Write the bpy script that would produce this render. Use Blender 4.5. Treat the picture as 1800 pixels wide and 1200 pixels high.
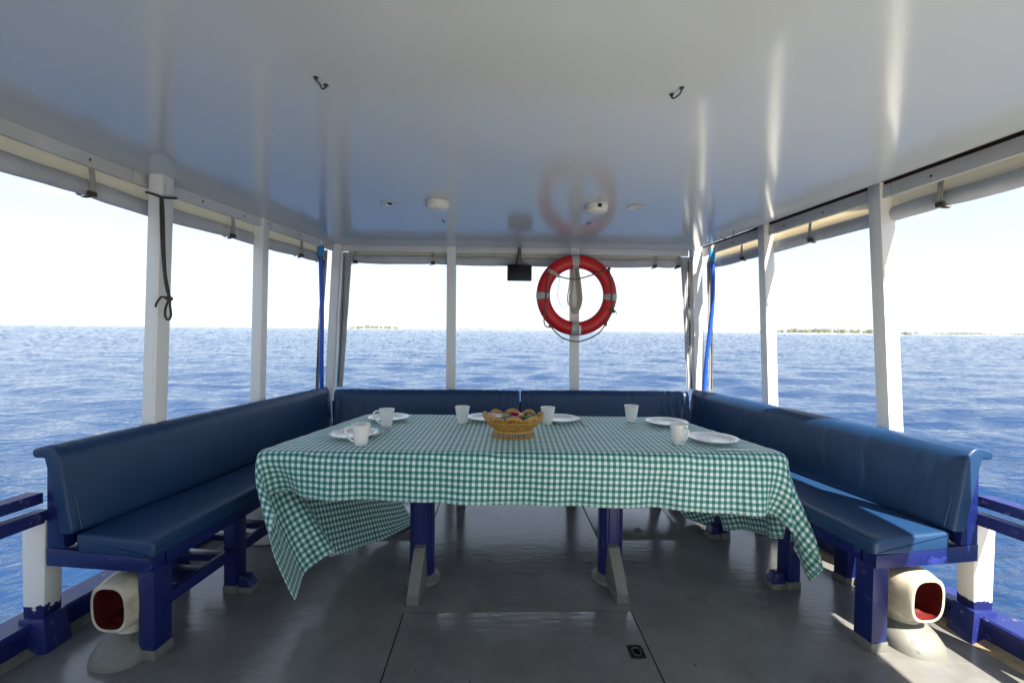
import bpy, bmesh, math, random
import numpy as np
from mathutils import Vector, Matrix, noise as mnoise
R = math.radians
scene = bpy.context.scene
COL = scene.collection
for o in list(bpy.data.objects):
    bpy.data.objects.remove(o)

# ------------------------------------------------------------------ camera, sky, sun, exposure
CAM = Vector((-0.11, 0.0, 1.38))
cd = bpy.data.cameras.new('camera')
cd.sensor_width = 36.0
cd.lens = 16.0
cd.clip_start = 0.02
cd.clip_end = 60000
cam = bpy.data.objects.new('camera', cd)
COL.objects.link(cam)
cam.matrix_world = (Matrix.Translation(CAM) @ Matrix.Rotation(-math.atan(24 / 800), 4, 'Z')
                    @ Matrix.Rotation(math.pi / 2 - math.atan(20.5 / 800), 4, 'X')
                    @ Matrix.Rotation(math.atan(19 / 1800), 4, 'Z'))
scene.camera = cam

TO_SUN = Vector((0.305, -0.72, 1.0)).normalized()
SUN_EL = math.asin(TO_SUN.z)
SUN_ROT = math.atan2(TO_SUN.x, TO_SUN.y)
world = bpy.data.worlds.new('World')
scene.world = world
world.use_nodes = True
wn, wl = world.node_tree.nodes, world.node_tree.links
sky = wn.new('ShaderNodeTexSky')
sky.sky_type = 'NISHITA'
sky.sun_disc = False
sky.sun_elevation = SUN_EL
sky.sun_rotation = SUN_ROT % (2 * math.pi)
sky.air_density = 1.0
sky.dust_density = 0.3
sky.ozone_density = 2.0
# thin low fair-weather clouds in the sky itself
tc = wn.new('ShaderNodeTexCoord')
mp = wn.new('ShaderNodeMapping'); mp.inputs['Scale'].default_value = (3.2, 3.2, 13.0)
nz = wn.new('ShaderNodeTexNoise'); nz.inputs['Scale'].default_value = 1.6
nz.inputs['Detail'].default_value = 7; nz.inputs['Roughness'].default_value = .58
rp = wn.new('ShaderNodeValToRGB')
rp.color_ramp.elements[0].position = .52; rp.color_ramp.elements[1].position = .74
sx = wn.new('ShaderNodeSeparateXYZ')
hr = wn.new('ShaderNodeMapRange'); hr.inputs[1].default_value = .0; hr.inputs[2].default_value = .45
hr.inputs[3].default_value = 1; hr.inputs[4].default_value = .12
mu = wn.new('ShaderNodeMath'); mu.operation = 'MULTIPLY'
mx = wn.new('ShaderNodeMix'); mx.data_type = 'RGBA'
mx.inputs[7].default_value = (7.6, 7.7, 8.0, 1)
wl.new(tc.outputs['Generated'], mp.inputs[0]); wl.new(mp.outputs[0], nz.inputs[0])
wl.new(nz.outputs[0], rp.inputs[0]); wl.new(tc.outputs['Generated'], sx.inputs[0])
wl.new(sx.outputs[2], hr.inputs[0]); wl.new(hr.outputs[0], mu.inputs[0]); wl.new(rp.outputs[0], mu.inputs[1])
wl.new(mu.outputs[0], mx.inputs[0]); wl.new(sky.outputs[0], mx.inputs[6])
ve = wn.new('ShaderNodeMapRange'); ve.inputs[1].default_value = 0; ve.inputs[2].default_value = .9
ve.inputs[3].default_value = .74; ve.inputs[4].default_value = .22
wl.new(sx.outputs[2], ve.inputs[0])
vm = wn.new('ShaderNodeMix'); vm.data_type = 'RGBA'; vm.inputs[7].default_value = (4.9, 5.4, 5.9, 1)
wl.new(ve.outputs[0], vm.inputs[0]); wl.new(mx.outputs[2], vm.inputs[6])
bg = wn['Background']
wl.new(vm.outputs[2], bg.inputs[0])
bg.inputs[1].default_value = 0.060

sd = bpy.data.lights.new('sun', 'SUN')
sd.energy = 4.8
sd.angle = R(0.53)
sd.color = (1.0, .93, .82)
sun = bpy.data.objects.new('sun', sd)
COL.objects.link(sun)
sun.rotation_euler = TO_SUN.to_track_quat('Z', 'Y').to_euler()
sun.location = (3, -6, 9)

scene.view_settings.view_transform = 'Standard'
scene.view_settings.look = 'None'
scene.view_settings.gamma = 1
scene.view_settings.use_curve_mapping = False
scene.view_settings.exposure = 1.9
scene.render.engine = 'CYCLES'
scene.cycles.use_denoising = True
scene.cycles.max_bounces = 10
scene.cycles.diffuse_bounces = 5
scene.cycles.caustics_refractive = False
scene.cycles.sample_clamp_indirect = 12.0
scene.cycles.blur_glossy = 1.0


# ------------------------------------------------------------------ materials
def nmat(name):
    m = bpy.data.materials.new(name)
    m.use_nodes = True
    return m, m.node_tree.nodes, m.node_tree.links, m.node_tree.nodes['Principled BSDF']


def paint(name, col, rough=.5, col2=None, nscale=6, mixlo=.35, mixhi=.7, bump=0, bscale=40, spec=.5, metal=0,
          coat=0, stretch=None, rvar=.08, sheen=0, subs=0):
    """Painted / plain material: base colour with blotchy wear, roughness variation, fine relief."""
    m, n, l, p = nmat(name)
    t = n.new('ShaderNodeTexCoord')
    src = t.outputs['Object']
    if stretch:
        mpn = n.new('ShaderNodeMapping'); mpn.inputs['Scale'].default_value = stretch
        l.new(src, mpn.inputs[0]); src = mpn.outputs[0]
    nt = n.new('ShaderNodeTexNoise'); nt.inputs['Scale'].default_value = nscale
    nt.inputs['Detail'].default_value = 6
    l.new(src, nt.inputs[0])
    if col2 is None:
        col2 = tuple(c * .86 for c in col)
    mr = n.new('ShaderNodeMapRange'); mr.inputs[1].default_value = mixlo; mr.inputs[2].default_value = mixhi
    l.new(nt.outputs[0], mr.inputs[0])
    mix = n.new('ShaderNodeMix'); mix.data_type = 'RGBA'
    mix.inputs[6].default_value = (*col, 1); mix.inputs[7].default_value = (*col2, 1)
    l.new(mr.outputs[0], mix.inputs[0]); l.new(mix.outputs[2], p.inputs['Base Color'])
    rr = n.new('ShaderNodeMapRange')
    rr.inputs[3].default_value = max(.02, rough - rvar); rr.inputs[4].default_value = min(1, rough + rvar)
    l.new(nt.outputs[0], rr.inputs[0]); l.new(rr.outputs[0], p.inputs['Roughness'])
    p.inputs['Specular IOR Level'].default_value = spec
    p.inputs['Metallic'].default_value = metal
    p.inputs['Coat Weight'].default_value = coat
    if bump:
        b2 = n.new('ShaderNodeTexNoise'); b2.inputs['Scale'].default_value = bscale
        b2.inputs['Detail'].default_value = 4
        l.new(src, b2.inputs[0])
        bp = n.new('ShaderNodeBump'); bp.inputs['Strength'].default_value = 1
        bp.inputs['Distance'].default_value = bump
        l.new(b2.outputs[0], bp.inputs['Height']); l.new(bp.outputs[0], p.inputs['Normal'])
    return m


def chip(name, base, under, lo, hi, nscale=14, rough=.4, bump=.0006):
    """Brush-painted wood with chips showing the coat underneath."""
    m, n, l, p = nmat(name)
    t = n.new('ShaderNodeTexCoord')
    nt = n.new('ShaderNodeTexNoise'); nt.inputs['Scale'].default_value = nscale
    nt.inputs['Detail'].default_value = 9; nt.inputs['Roughness'].default_value = .65
    l.new(t.outputs['Object'], nt.inputs[0])
    mr = n.new('ShaderNodeMapRange'); mr.inputs[1].default_value = lo; mr.inputs[2].default_value = hi
    l.new(nt.outputs[0], mr.inputs[0])
    mix = n.new('ShaderNodeMix'); mix.data_type = 'RGBA'
    mix.inputs[6].default_value = (*base, 1); mix.inputs[7].default_value = (*under, 1)
    l.new(mr.outputs[0], mix.inputs[0])
    n3 = n.new('ShaderNodeTexNoise'); n3.inputs['Scale'].default_value = 3; n3.inputs['Detail'].default_value = 5
    l.new(t.outputs['Object'], n3.inputs[0])
    hs = n.new('ShaderNodeHueSaturation')
    v = n.new('ShaderNodeMapRange'); v.inputs[3].default_value = .72; v.inputs[4].default_value = 1.25
    l.new(n3.outputs[0], v.inputs[0]); l.new(v.outputs[0], hs.inputs['Value'])
    l.new(mix.outputs[2], hs.inputs['Color']); l.new(hs.outputs[0], p.inputs['Base Color'])
    rr = n.new('ShaderNodeMapRange'); rr.inputs[3].default_value = rough - .1; rr.inputs[4].default_value = rough + .15
    l.new(n3.outputs[0], rr.inputs[0]); l.new(rr.outputs[0], p.inputs['Roughness'])
    mpn = n.new('ShaderNodeMapping'); mpn.inputs['Scale'].default_value = (60, 12, 40)
    l.new(t.outputs['Object'], mpn.inputs[0])
    b2 = n.new('ShaderNodeTexNoise'); b2.inputs['Scale'].default_value = 1; b2.inputs['Detail'].default_value = 5
    l.new(mpn.outputs[0], b2.inputs[0])
    ad = n.new('ShaderNodeMath'); ad.operation = 'SUBTRACT'
    l.new(b2.outputs[0], ad.inputs[0]); l.new(mr.outputs[0], ad.inputs[1])
    bp = n.new('ShaderNodeBump'); bp.inputs['Distance'].default_value = bump; bp.inputs['Strength'].default_value = 1
    l.new(ad.outputs[0], bp.inputs['Height']); l.new(bp.outputs[0], p.inputs['Normal'])
    return m


BLUE = (.006, .0125, .098)
M_blue = chip('blue_gloss_paint', BLUE, (.02, .03, .20), .62, .66, rough=.30)
M_bluewood = chip('worn_blue_deck_paint', (.010, .019, .135), (.16, .15, .22), .60, .68, nscale=20, rough=.42, bump=.0012)
M_white = paint('white_post_paint', (.74, .73, .70), .42, (.66, .64, .59), nscale=3, bump=.0004, bscale=60, spec=.5)
M_gap_shade = paint('maroon_gap_shade', (.05, .015, .012), .6)
M_roof = paint('roof_underside', (.10, .09, .08), .7)  # dark brown carries the shade of the unlit underside
M_rooftop = paint('roof_top', (.7, .7, .68), .6)
M_fascia = paint('fascia_paint', (.62, .63, .63), .45, (.52, .52, .50), nscale=4, bump=.0004)
M_bolt = paint('bolt_steel', (.08, .075, .07), .5, metal=.6)
M_steel = paint('steel', (.55, .55, .55), .28, metal=1)
M_dksteel = paint('tarnished_steel', (.12, .11, .10), .42, metal=.8)
M_grey = chip('grey_paint_block', (.15, .15, .13), (.10, .10, .09), .60, .66, nscale=18, rough=.5)
M_tan = paint('tan_weathered_filler', (.34, .27, .16), .75, (.16, .13, .09), nscale=14, bump=.002, bscale=40)
M_vinyl = paint('navy_vinyl', (.008, .035, .100), .42, (.011, .043, .114), nscale=5, bump=.00022, bscale=260, spec=.42, rvar=.06)
M_vinyl2 = paint('navy_vinyl_lip', (.018, .055, .125), .36, nscale=5, bump=.00022, bscale=260, spec=.45)
M_thread = paint('seam_thread', (.05, .09, .16), .7)
M_canvas = paint('grey_canvas', (.52, .53, .54), .85, (.40, .41, .42), nscale=5, bump=.0012, bscale=30)
M_strap = paint('webbing_strap', (.40, .38, .34), .8, (.30, .28, .25), nscale=30, bump=.0006, bscale=300)
M_ropedk = paint('dark_rope', (.075, .065, .05), .9, (.03, .027, .02), nscale=220, bump=.001, bscale=400)
M_ropebr = paint('brown_rope', (.17, .13, .085), .9, (.07, .055, .035), nscale=260, bump=.001, bscale=420)
M_ropewh = paint('pale_rope', (.64, .59, .49), .9, (.30, .26, .19), nscale=260, bump=.001, bscale=420)
M_hose = paint('blue_hose', (.012, .085, .50), .35, (.010, .07, .42), nscale=9)
M_coup = paint('light_blue_coupling', (.03, .28, .60), .4)
M_pvc = paint('white_pvc', (.72, .71, .67), .4)
M_ring = paint('red_life_ring', (.60, .009, .013), .42, (.50, .007, .011), nscale=9, bump=.0005, bscale=90)
M_band = paint('grey_reflective_band', (.42, .43, .42), .42, (.34, .35, .33), nscale=40)
M_china = paint('white_china', (.80, .79, .76), .12, (.78, .77, .74), spec=.5, rvar=.02)
M_ceramic = paint('white_mug_glaze', (.83, .82, .79), .22, (.81, .80, .77), rvar=.02)
M_basket = paint('tan_basket_plastic', (.53, .28, .050), .38, (.43, .21, .032), nscale=30)
M_black = paint('black_plastic', (.008, .008, .009), .45, spec=.3)
M_glass = paint('black_lens', (.004, .004, .005), .30, spec=.25)
M_bucket = paint('white_tub_plastic', (.78, .78, .76), .35)
M_red = paint('red_lining', (.15, .008, .007), .65, (.08, .004, .004), nscale=14)
M_cowl = paint('cream_cowl_gelcoat', (.52, .47, .36), .42, (.20, .16, .11), nscale=9, mixlo=.50, mixhi=.85, bump=.0006, bscale=30)
M_detector = paint('detector_plastic', (.72, .70, .64), .4)
M_trim = paint('downlight_trim', (.60, .60, .58), .3, metal=.2)
M_lamp = paint('downlight_reflector', (.75, .75, .74), .25, metal=.6)

# ceiling: glossy white enamel over board, slightly uneven
M_ceiling, n, l, p = nmat('glossy_ceiling_enamel')
t = n.new('ShaderNodeTexCoord')
nt = n.new('ShaderNodeTexNoise'); nt.inputs['Scale'].default_value = 1.2; nt.inputs['Detail'].default_value = 5
l.new(t.outputs['Object'], nt.inputs[0])
cr = n.new('ShaderNodeValToRGB')
cr.color_ramp.elements[0].color = (.48, .52, .54, 1); cr.color_ramp.elements[1].color = (.58, .605, .605, 1)
l.new(nt.outputs[0], cr.inputs[0]); l.new(cr.outputs[0], p.inputs['Base Color'])
p.inputs['Roughness'].default_value = .12
p.inputs['Specular IOR Level'].default_value = .55
b1 = n.new('ShaderNodeTexNoise'); b1.inputs['Scale'].default_value = 2.2; b1.inputs['Detail'].default_value = 2
b2 = n.new('ShaderNodeTexNoise'); b2.inputs['Scale'].default_value = 120; b2.inputs['Detail'].default_value = 3
l.new(t.outputs['Object'], b1.inputs[0]); l.new(t.outputs['Object'], b2.inputs[0])
bpa = n.new('ShaderNodeBump'); bpa.inputs['Distance'].default_value = .010; bpa.inputs['Strength'].default_value = .2
bpb = n.new('ShaderNodeBump'); bpb.inputs['Distance'].default_value = .0005; bpb.inputs['Strength'].default_value = .35
l.new(b1.outputs[0], bpa.inputs['Height']); l.new(b2.outputs[0], bpb.inputs['Height'])
l.new(bpa.outputs[0], bpb.inputs['Normal']); l.new(bpb.outputs[0], p.inputs['Normal'])

# deck: grey non-slip paint, brushed by hand, semi gloss, scuffs
M_deck, n, l, p = nmat('grey_deck_paint')
t = n.new('ShaderNodeTexCoord')
nt = n.new('ShaderNodeTexNoise'); nt.inputs['Scale'].default_value = 2.3; nt.inputs['Detail'].default_value = 8
nt.inputs['Roughness'].default_value = .62
l.new(t.outputs['Object'], nt.inputs[0])
cr = n.new('ShaderNodeValToRGB')
cr.color_ramp.elements[0].position = .3; cr.color_ramp.elements[0].color = (.118, .117, .112, 1)
cr.color_ramp.elements[1].position = .72; cr.color_ramp.elements[1].color = (.200, .197, .186, 1)
l.new(nt.outputs[0], cr.inputs[0])
sp = n.new('ShaderNodeTexNoise'); sp.inputs['Scale'].default_value = 55; sp.inputs['Detail'].default_value = 2
l.new(t.outputs['Object'], sp.inputs[0])
spr = n.new('ShaderNodeMapRange'); spr.inputs[1].default_value = .735; spr.inputs[2].default_value = .76
l.new(sp.outputs[0], spr.inputs[0])
mixd = n.new('ShaderNodeMix'); mixd.data_type = 'RGBA'; mixd.inputs[7].default_value = (.02, .02, .022, 1)
sc1 = n.new('ShaderNodeMapping'); sc1.inputs['Scale'].default_value = (3.2, 46, 1); sc1.inputs['Rotation'].default_value = (0, 0, .9)
sc2 = n.new('ShaderNodeTexNoise'); sc2.inputs['Scale'].default_value = 1.4; sc2.inputs['Detail'].default_value = 3
l.new(t.outputs['Object'], sc1.inputs[0]); l.new(sc1.outputs[0], sc2.inputs[0])
sc3 = n.new('ShaderNodeMapRange'); sc3.inputs[1].default_value = .70; sc3.inputs[2].default_value = .78; sc3.inputs[4].default_value = .45
l.new(sc2.outputs[0], sc3.inputs[0])
di = n.new('ShaderNodeTexNoise'); di.inputs['Scale'].default_value = 5.5; di.inputs['Detail'].default_value = 10; di.inputs['Roughness'].default_value = .7
l.new(t.outputs['Object'], di.inputs[0])
dr = n.new('ShaderNodeMapRange'); dr.inputs[1].default_value = .56; dr.inputs[2].default_value = .72; dr.inputs[4].default_value = .5
l.new(di.outputs[0], dr.inputs[0])
mxa = n.new('ShaderNodeMix'); mxa.data_type = 'RGBA'; mxa.inputs[7].default_value = (.070, .066, .058, 1)
l.new(dr.outputs[0], mxa.inputs[0]); l.new(cr.outputs[0], mxa.inputs[6])
mxb = n.new('ShaderNodeMix'); mxb.data_type = 'RGBA'; mxb.inputs[7].default_value = (.30, .30, .29, 1)
l.new(sc3.outputs[0], mxb.inputs[0]); l.new(mxa.outputs[2], mxb.inputs[6])
l.new(spr.outputs[0], mixd.inputs[0]); l.new(mxb.outputs[2], mixd.inputs[6]); l.new(mixd.outputs[2], p.inputs['Base Color'])
rr = n.new('ShaderNodeMapRange'); p.inputs['Specular IOR Level'].default_value = .65
rr.inputs[3].default_value = .10; rr.inputs[4].default_value = .25
l.new(nt.outputs[0], rr.inputs[0]); l.new(rr.outputs[0], p.inputs['Roughness'])
mpn = n.new('ShaderNodeMapping'); mpn.inputs['Scale'].default_value = (9, 30, 9)
mpn.inputs['Rotation'].default_value = (0, 0, .12)
l.new(t.outputs['Object'], mpn.inputs[0])
bb = n.new('ShaderNodeTexNoise'); bb.inputs['Scale'].default_value = 1; bb.inputs['Detail'].default_value = 7
bb.inputs['Roughness'].default_value = .6; bb.inputs['Distortion'].default_value = .6
l.new(mpn.outputs[0], bb.inputs[0])
bp = n.new('ShaderNodeBump'); bp.inputs['Distance'].default_value = .0019; bp.inputs['Strength'].default_value = .7
l.new(bb.outputs[0], bp.inputs['Height']); l.new(bp.outputs[0], p.inputs['Normal'])

# white posts: blue-painted foot with a ragged brush line, rust runs
M_stanchion, n, l, p = nmat('white_stanchion_blue_foot')
t = n.new('ShaderNodeTexCoord'); ge = n.new('ShaderNodeNewGeometry')
s3 = n.new('ShaderNodeSeparateXYZ'); l.new(ge.outputs['Position'], s3.inputs[0])
nt = n.new('ShaderNodeTexNoise'); nt.inputs['Scale'].default_value = 24; nt.inputs['Detail'].default_value = 6
l.new(t.outputs['Object'], nt.inputs[0])
ma = n.new('ShaderNodeMath'); ma.operation = 'MULTIPLY_ADD'; ma.inputs[1].default_value = .09
l.new(nt.outputs[0], ma.inputs[0]); l.new(s3.outputs[2], ma.inputs[2])
mr = n.new('ShaderNodeMapRange'); mr.inputs[1].default_value = .225; mr.inputs[2].default_value = .229
l.new(ma.outputs[0], mr.inputs[0])
rn = n.new('ShaderNodeTexNoise'); rn.inputs['Scale'].default_value = 1; rn.inputs['Detail'].default_value = 6
rm = n.new('ShaderNodeMapping'); rm.inputs['Scale'].default_value = (26, 26, 2.2)
l.new(t.outputs['Object'], rm.inputs[0]); l.new(rm.outputs[0], rn.inputs[0])
rmr = n.new('ShaderNodeMapRange'); rmr.inputs[1].default_value = .66; rmr.inputs[2].default_value = .90
l.new(rn.outputs[0], rmr.inputs[0])
wm = n.new('ShaderNodeMix'); wm.data_type = 'RGBA'
wm.inputs[6].default_value = (.80, .785, .74, 1); wm.inputs[7].default_value = (.34, .25, .13, 1)
l.new(rmr.outputs[0], wm.inputs[0])
bm_ = n.new('ShaderNodeMix'); bm_.data_type = 'RGBA'; bm_.inputs[6].default_value = (*BLUE, 1)
l.new(mr.outputs[0], bm_.inputs[0]); l.new(wm.outputs[2], bm_.inputs[7]); l.new(bm_.outputs[2], p.inputs['Base Color'])
p.inputs['Roughness'].default_value = .42
bp = n.new('ShaderNodeBump'); bp.inputs['Distance'].default_value = .002; bp.inputs['Strength'].default_value = .6
l.new(ma.outputs[0], bp.inputs['Height']); l.new(bp.outputs[0], p.inputs['Normal'])

# gingham cloth: woven checks on UV (metres)
M_cloth, n, l, p = nmat('green_gingham_cotton')
uv = n.new('ShaderNodeUVMap'); uv.uv_map = 'UVMap'
su = n.new('ShaderNodeSeparateXYZ'); l.new(uv.outputs[0], su.inputs[0])


def stripe(sock):
    a = n.new('ShaderNodeMath'); a.operation = 'MULTIPLY'; a.inputs[1].default_value = 1 / .0302
    b = n.new('ShaderNodeMath'); b.operation = 'FRACT'
    c = n.new('ShaderNodeMath'); c.operation = 'GREATER_THAN'; c.inputs[1].default_value = .5
    l.new(sock, a.inputs[0]); l.new(a.outputs[0], b.inputs[0]); l.new(b.outputs[0], c.inputs[0])
    return c.outputs[0]


ad = n.new('ShaderNodeMath'); ad.operation = 'ADD'
l.new(stripe(su.outputs[0]), ad.inputs[0]); l.new(stripe(su.outputs[1]), ad.inputs[1])
hf = n.new('ShaderNodeMath'); hf.operation = 'MULTIPLY'; hf.inputs[1].default_value = .5
l.new(ad.outputs[0], hf.inputs[0])
cr = n.new('ShaderNodeValToRGB'); cr.color_ramp.interpolation = 'LINEAR'
cr.color_ramp.elements[0].color = (.74, .79, .81, 1)
cr.color_ramp.elements[1].color = (.004, .125, .098, 1)
e = cr.color_ramp.elements.new(.5); e.color = (.125, .37, .335, 1)
l.new(hf.outputs[0], cr.inputs[0])
fn = n.new('ShaderNodeTexNoise'); fn.inputs['Scale'].default_value = 3; fn.inputs['Detail'].default_value = 4
l.new(uv.outputs[0], fn.inputs[0])
hs = n.new('ShaderNodeHueSaturation')
v = n.new('ShaderNodeMapRange'); v.inputs[3].default_value = .88; v.inputs[4].default_value = 1.1
l.new(fn.outputs[0], v.inputs[0]); l.new(v.outputs[0], hs.inputs['Value'])
l.new(cr.outputs[0], hs.inputs['Color']); l.new(hs.outputs[0], p.inputs['Base Color'])
p.inputs['Roughness'].default_value = .58
p.inputs['Sheen Weight'].default_value = .22; p.inputs['Sheen Roughness'].default_value = .45
def mnode(op, a, b=None):
    q = n.new('ShaderNodeMath'); q.operation = op
    for i_, x_ in enumerate((a, b)):
        if x_ is None:
            continue
        if isinstance(x_, (int, float)):
            q.inputs[i_].default_value = x_
        else:
            l.new(x_, q.inputs[i_])
    return q.outputs[0]


edge = mnode('MINIMUM', mnode('MINIMUM', su.outputs[0], mnode('SUBTRACT', 3.72, su.outputs[0])),
             mnode('MINIMUM', su.outputs[1], mnode('SUBTRACT', 1.44, su.outputs[1])))
hem = mnode('LESS_THAN', mnode('ABSOLUTE', mnode('SUBTRACT', edge, .0135)), .0013)
hemx = n.new('ShaderNodeMix'); hemx.data_type = 'RGBA'; hemx.inputs[7].default_value = (.55, .72, .68, 1)
l.new(mnode('MULTIPLY', hem, .7), hemx.inputs[0]); l.new(hs.outputs[0], hemx.inputs[6]); l.new(hemx.outputs[2], p.inputs['Base Color'])


def pressed(sock, period, off_):
    f_ = mnode('FRACT', mnode('ADD', mnode('MULTIPLY', sock, 1 / period), off_))
    d_ = mnode('MULTIPLY', mnode('ABSOLUTE', mnode('SUBTRACT', f_, .5)), period)
    return mnode('MAXIMUM', mnode('SUBTRACT', 1.0, mnode('MULTIPLY', d_, 160.0)), 0.0)


crease = mnode('ADD', pressed(su.outputs[0], .46, .30), pressed(su.outputs[1], .37, .12))
mpn = n.new('ShaderNodeMapping'); mpn.inputs['Scale'].default_value = (2.2, 8, 1)
l.new(uv.outputs[0], mpn.inputs[0])
w1 = n.new('ShaderNodeTexNoise'); w1.inputs['Scale'].default_value = 1.6; w1.inputs['Detail'].default_value = 5
w1.inputs['Distortion'].default_value = .8
l.new(mpn.outputs[0], w1.inputs[0])
bp = n.new('ShaderNodeBump'); bp.inputs['Distance'].default_value = .012; bp.inputs['Strength'].default_value = .8
l.new(mnode('ADD', w1.outputs[0], mnode('MULTIPLY', crease, .12)), bp.inputs['Height']); l.new(bp.outputs[0], p.inputs['Normal'])

# canvas flap: thin, lets light through; cream of the sun behind put into its colour
M_flap, n, l, p = nmat('sun_tinted_canvas_flap')
p.inputs['Base Color'].default_value = (.74, .71, .62, 1); p.inputs['Roughness'].default_value = .8
tr = n.new('ShaderNodeBsdfTranslucent'); tr.inputs[0].default_value = (.85, .76, .58, 1)
ms = n.new('ShaderNodeMixShader'); ms.inputs[0].default_value = .55
l.new(p.outputs[0], ms.inputs[1]); l.new(tr.outputs[0], ms.inputs[2])
l.new(ms.outputs[0], n['Material Output'].inputs[0])

# sea
M_sea, n, l, p = nmat('open_sea_water')
p.inputs['Base Color'].default_value = (.010, .034, .094, 1)
p.inputs['IOR'].default_value = 1.333
p.inputs['Roughness'].default_value = .06
ge = n.new('ShaderNodeNewGeometry')
m1 = n.new('ShaderNodeMapping'); m1.inputs['Scale'].default_value = (.85, 1.6, 1); m1.inputs['Rotation'].default_value = (0, 0, .25)
l.new(ge.outputs['Position'], m1.inputs[0])
n1 = n.new('ShaderNodeTexNoise'); n1.inputs['Scale'].default_value = 3.4; n1.inputs['Detail'].default_value = 5; n1.inputs['Distortion'].default_value = .5
n2 = n.new('ShaderNodeTexNoise'); n2.inputs['Scale'].default_value = .60; n2.inputs['Detail'].default_value = 6; n2.inputs['Roughness'].default_value = .6
n3 = n.new('ShaderNodeTexNoise'); n3.inputs['Scale'].default_value = .03; n3.inputs['Detail'].default_value = 3
for q in (n1, n2, n3):
    l.new(m1.outputs[0], q.inputs[0])
pb = n.new('ShaderNodeMapRange'); pb.inputs[3].default_value = .55; pb.inputs[4].default_value = 1.25
l.new(n3.outputs[0], pb.inputs[0])
ba = n.new('ShaderNodeBump'); ba.inputs['Distance'].default_value = .22; ba.inputs['Strength'].default_value = .55
bb = n.new('ShaderNodeBump'); bb.inputs['Distance'].default_value = .075; bb.inputs['Strength'].default_value = .9
l.new(n2.outputs[0], ba.inputs['Height']); l.new(pb.outputs[0], ba.inputs['Strength'])
l.new(n1.outputs[0], bb.inputs['Height'])
l.new(ba.outputs[0], bb.inputs['Normal']); l.new(bb.outputs[0], p.inputs['Normal'])

M_palm = paint('island_foliage', (.075, .10, .035), .8, (.12, .11, .05), nscale=.05)
M_sand = paint('pale_coral_sand', (.60, .54, .42), .9)
M_farfol = paint('far_island_foliage', (.07, .09, .04), .8, (.09, .09, .05), nscale=.03)
M_hull = paint('white_hull', (.6, .6, .6), .5)


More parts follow.
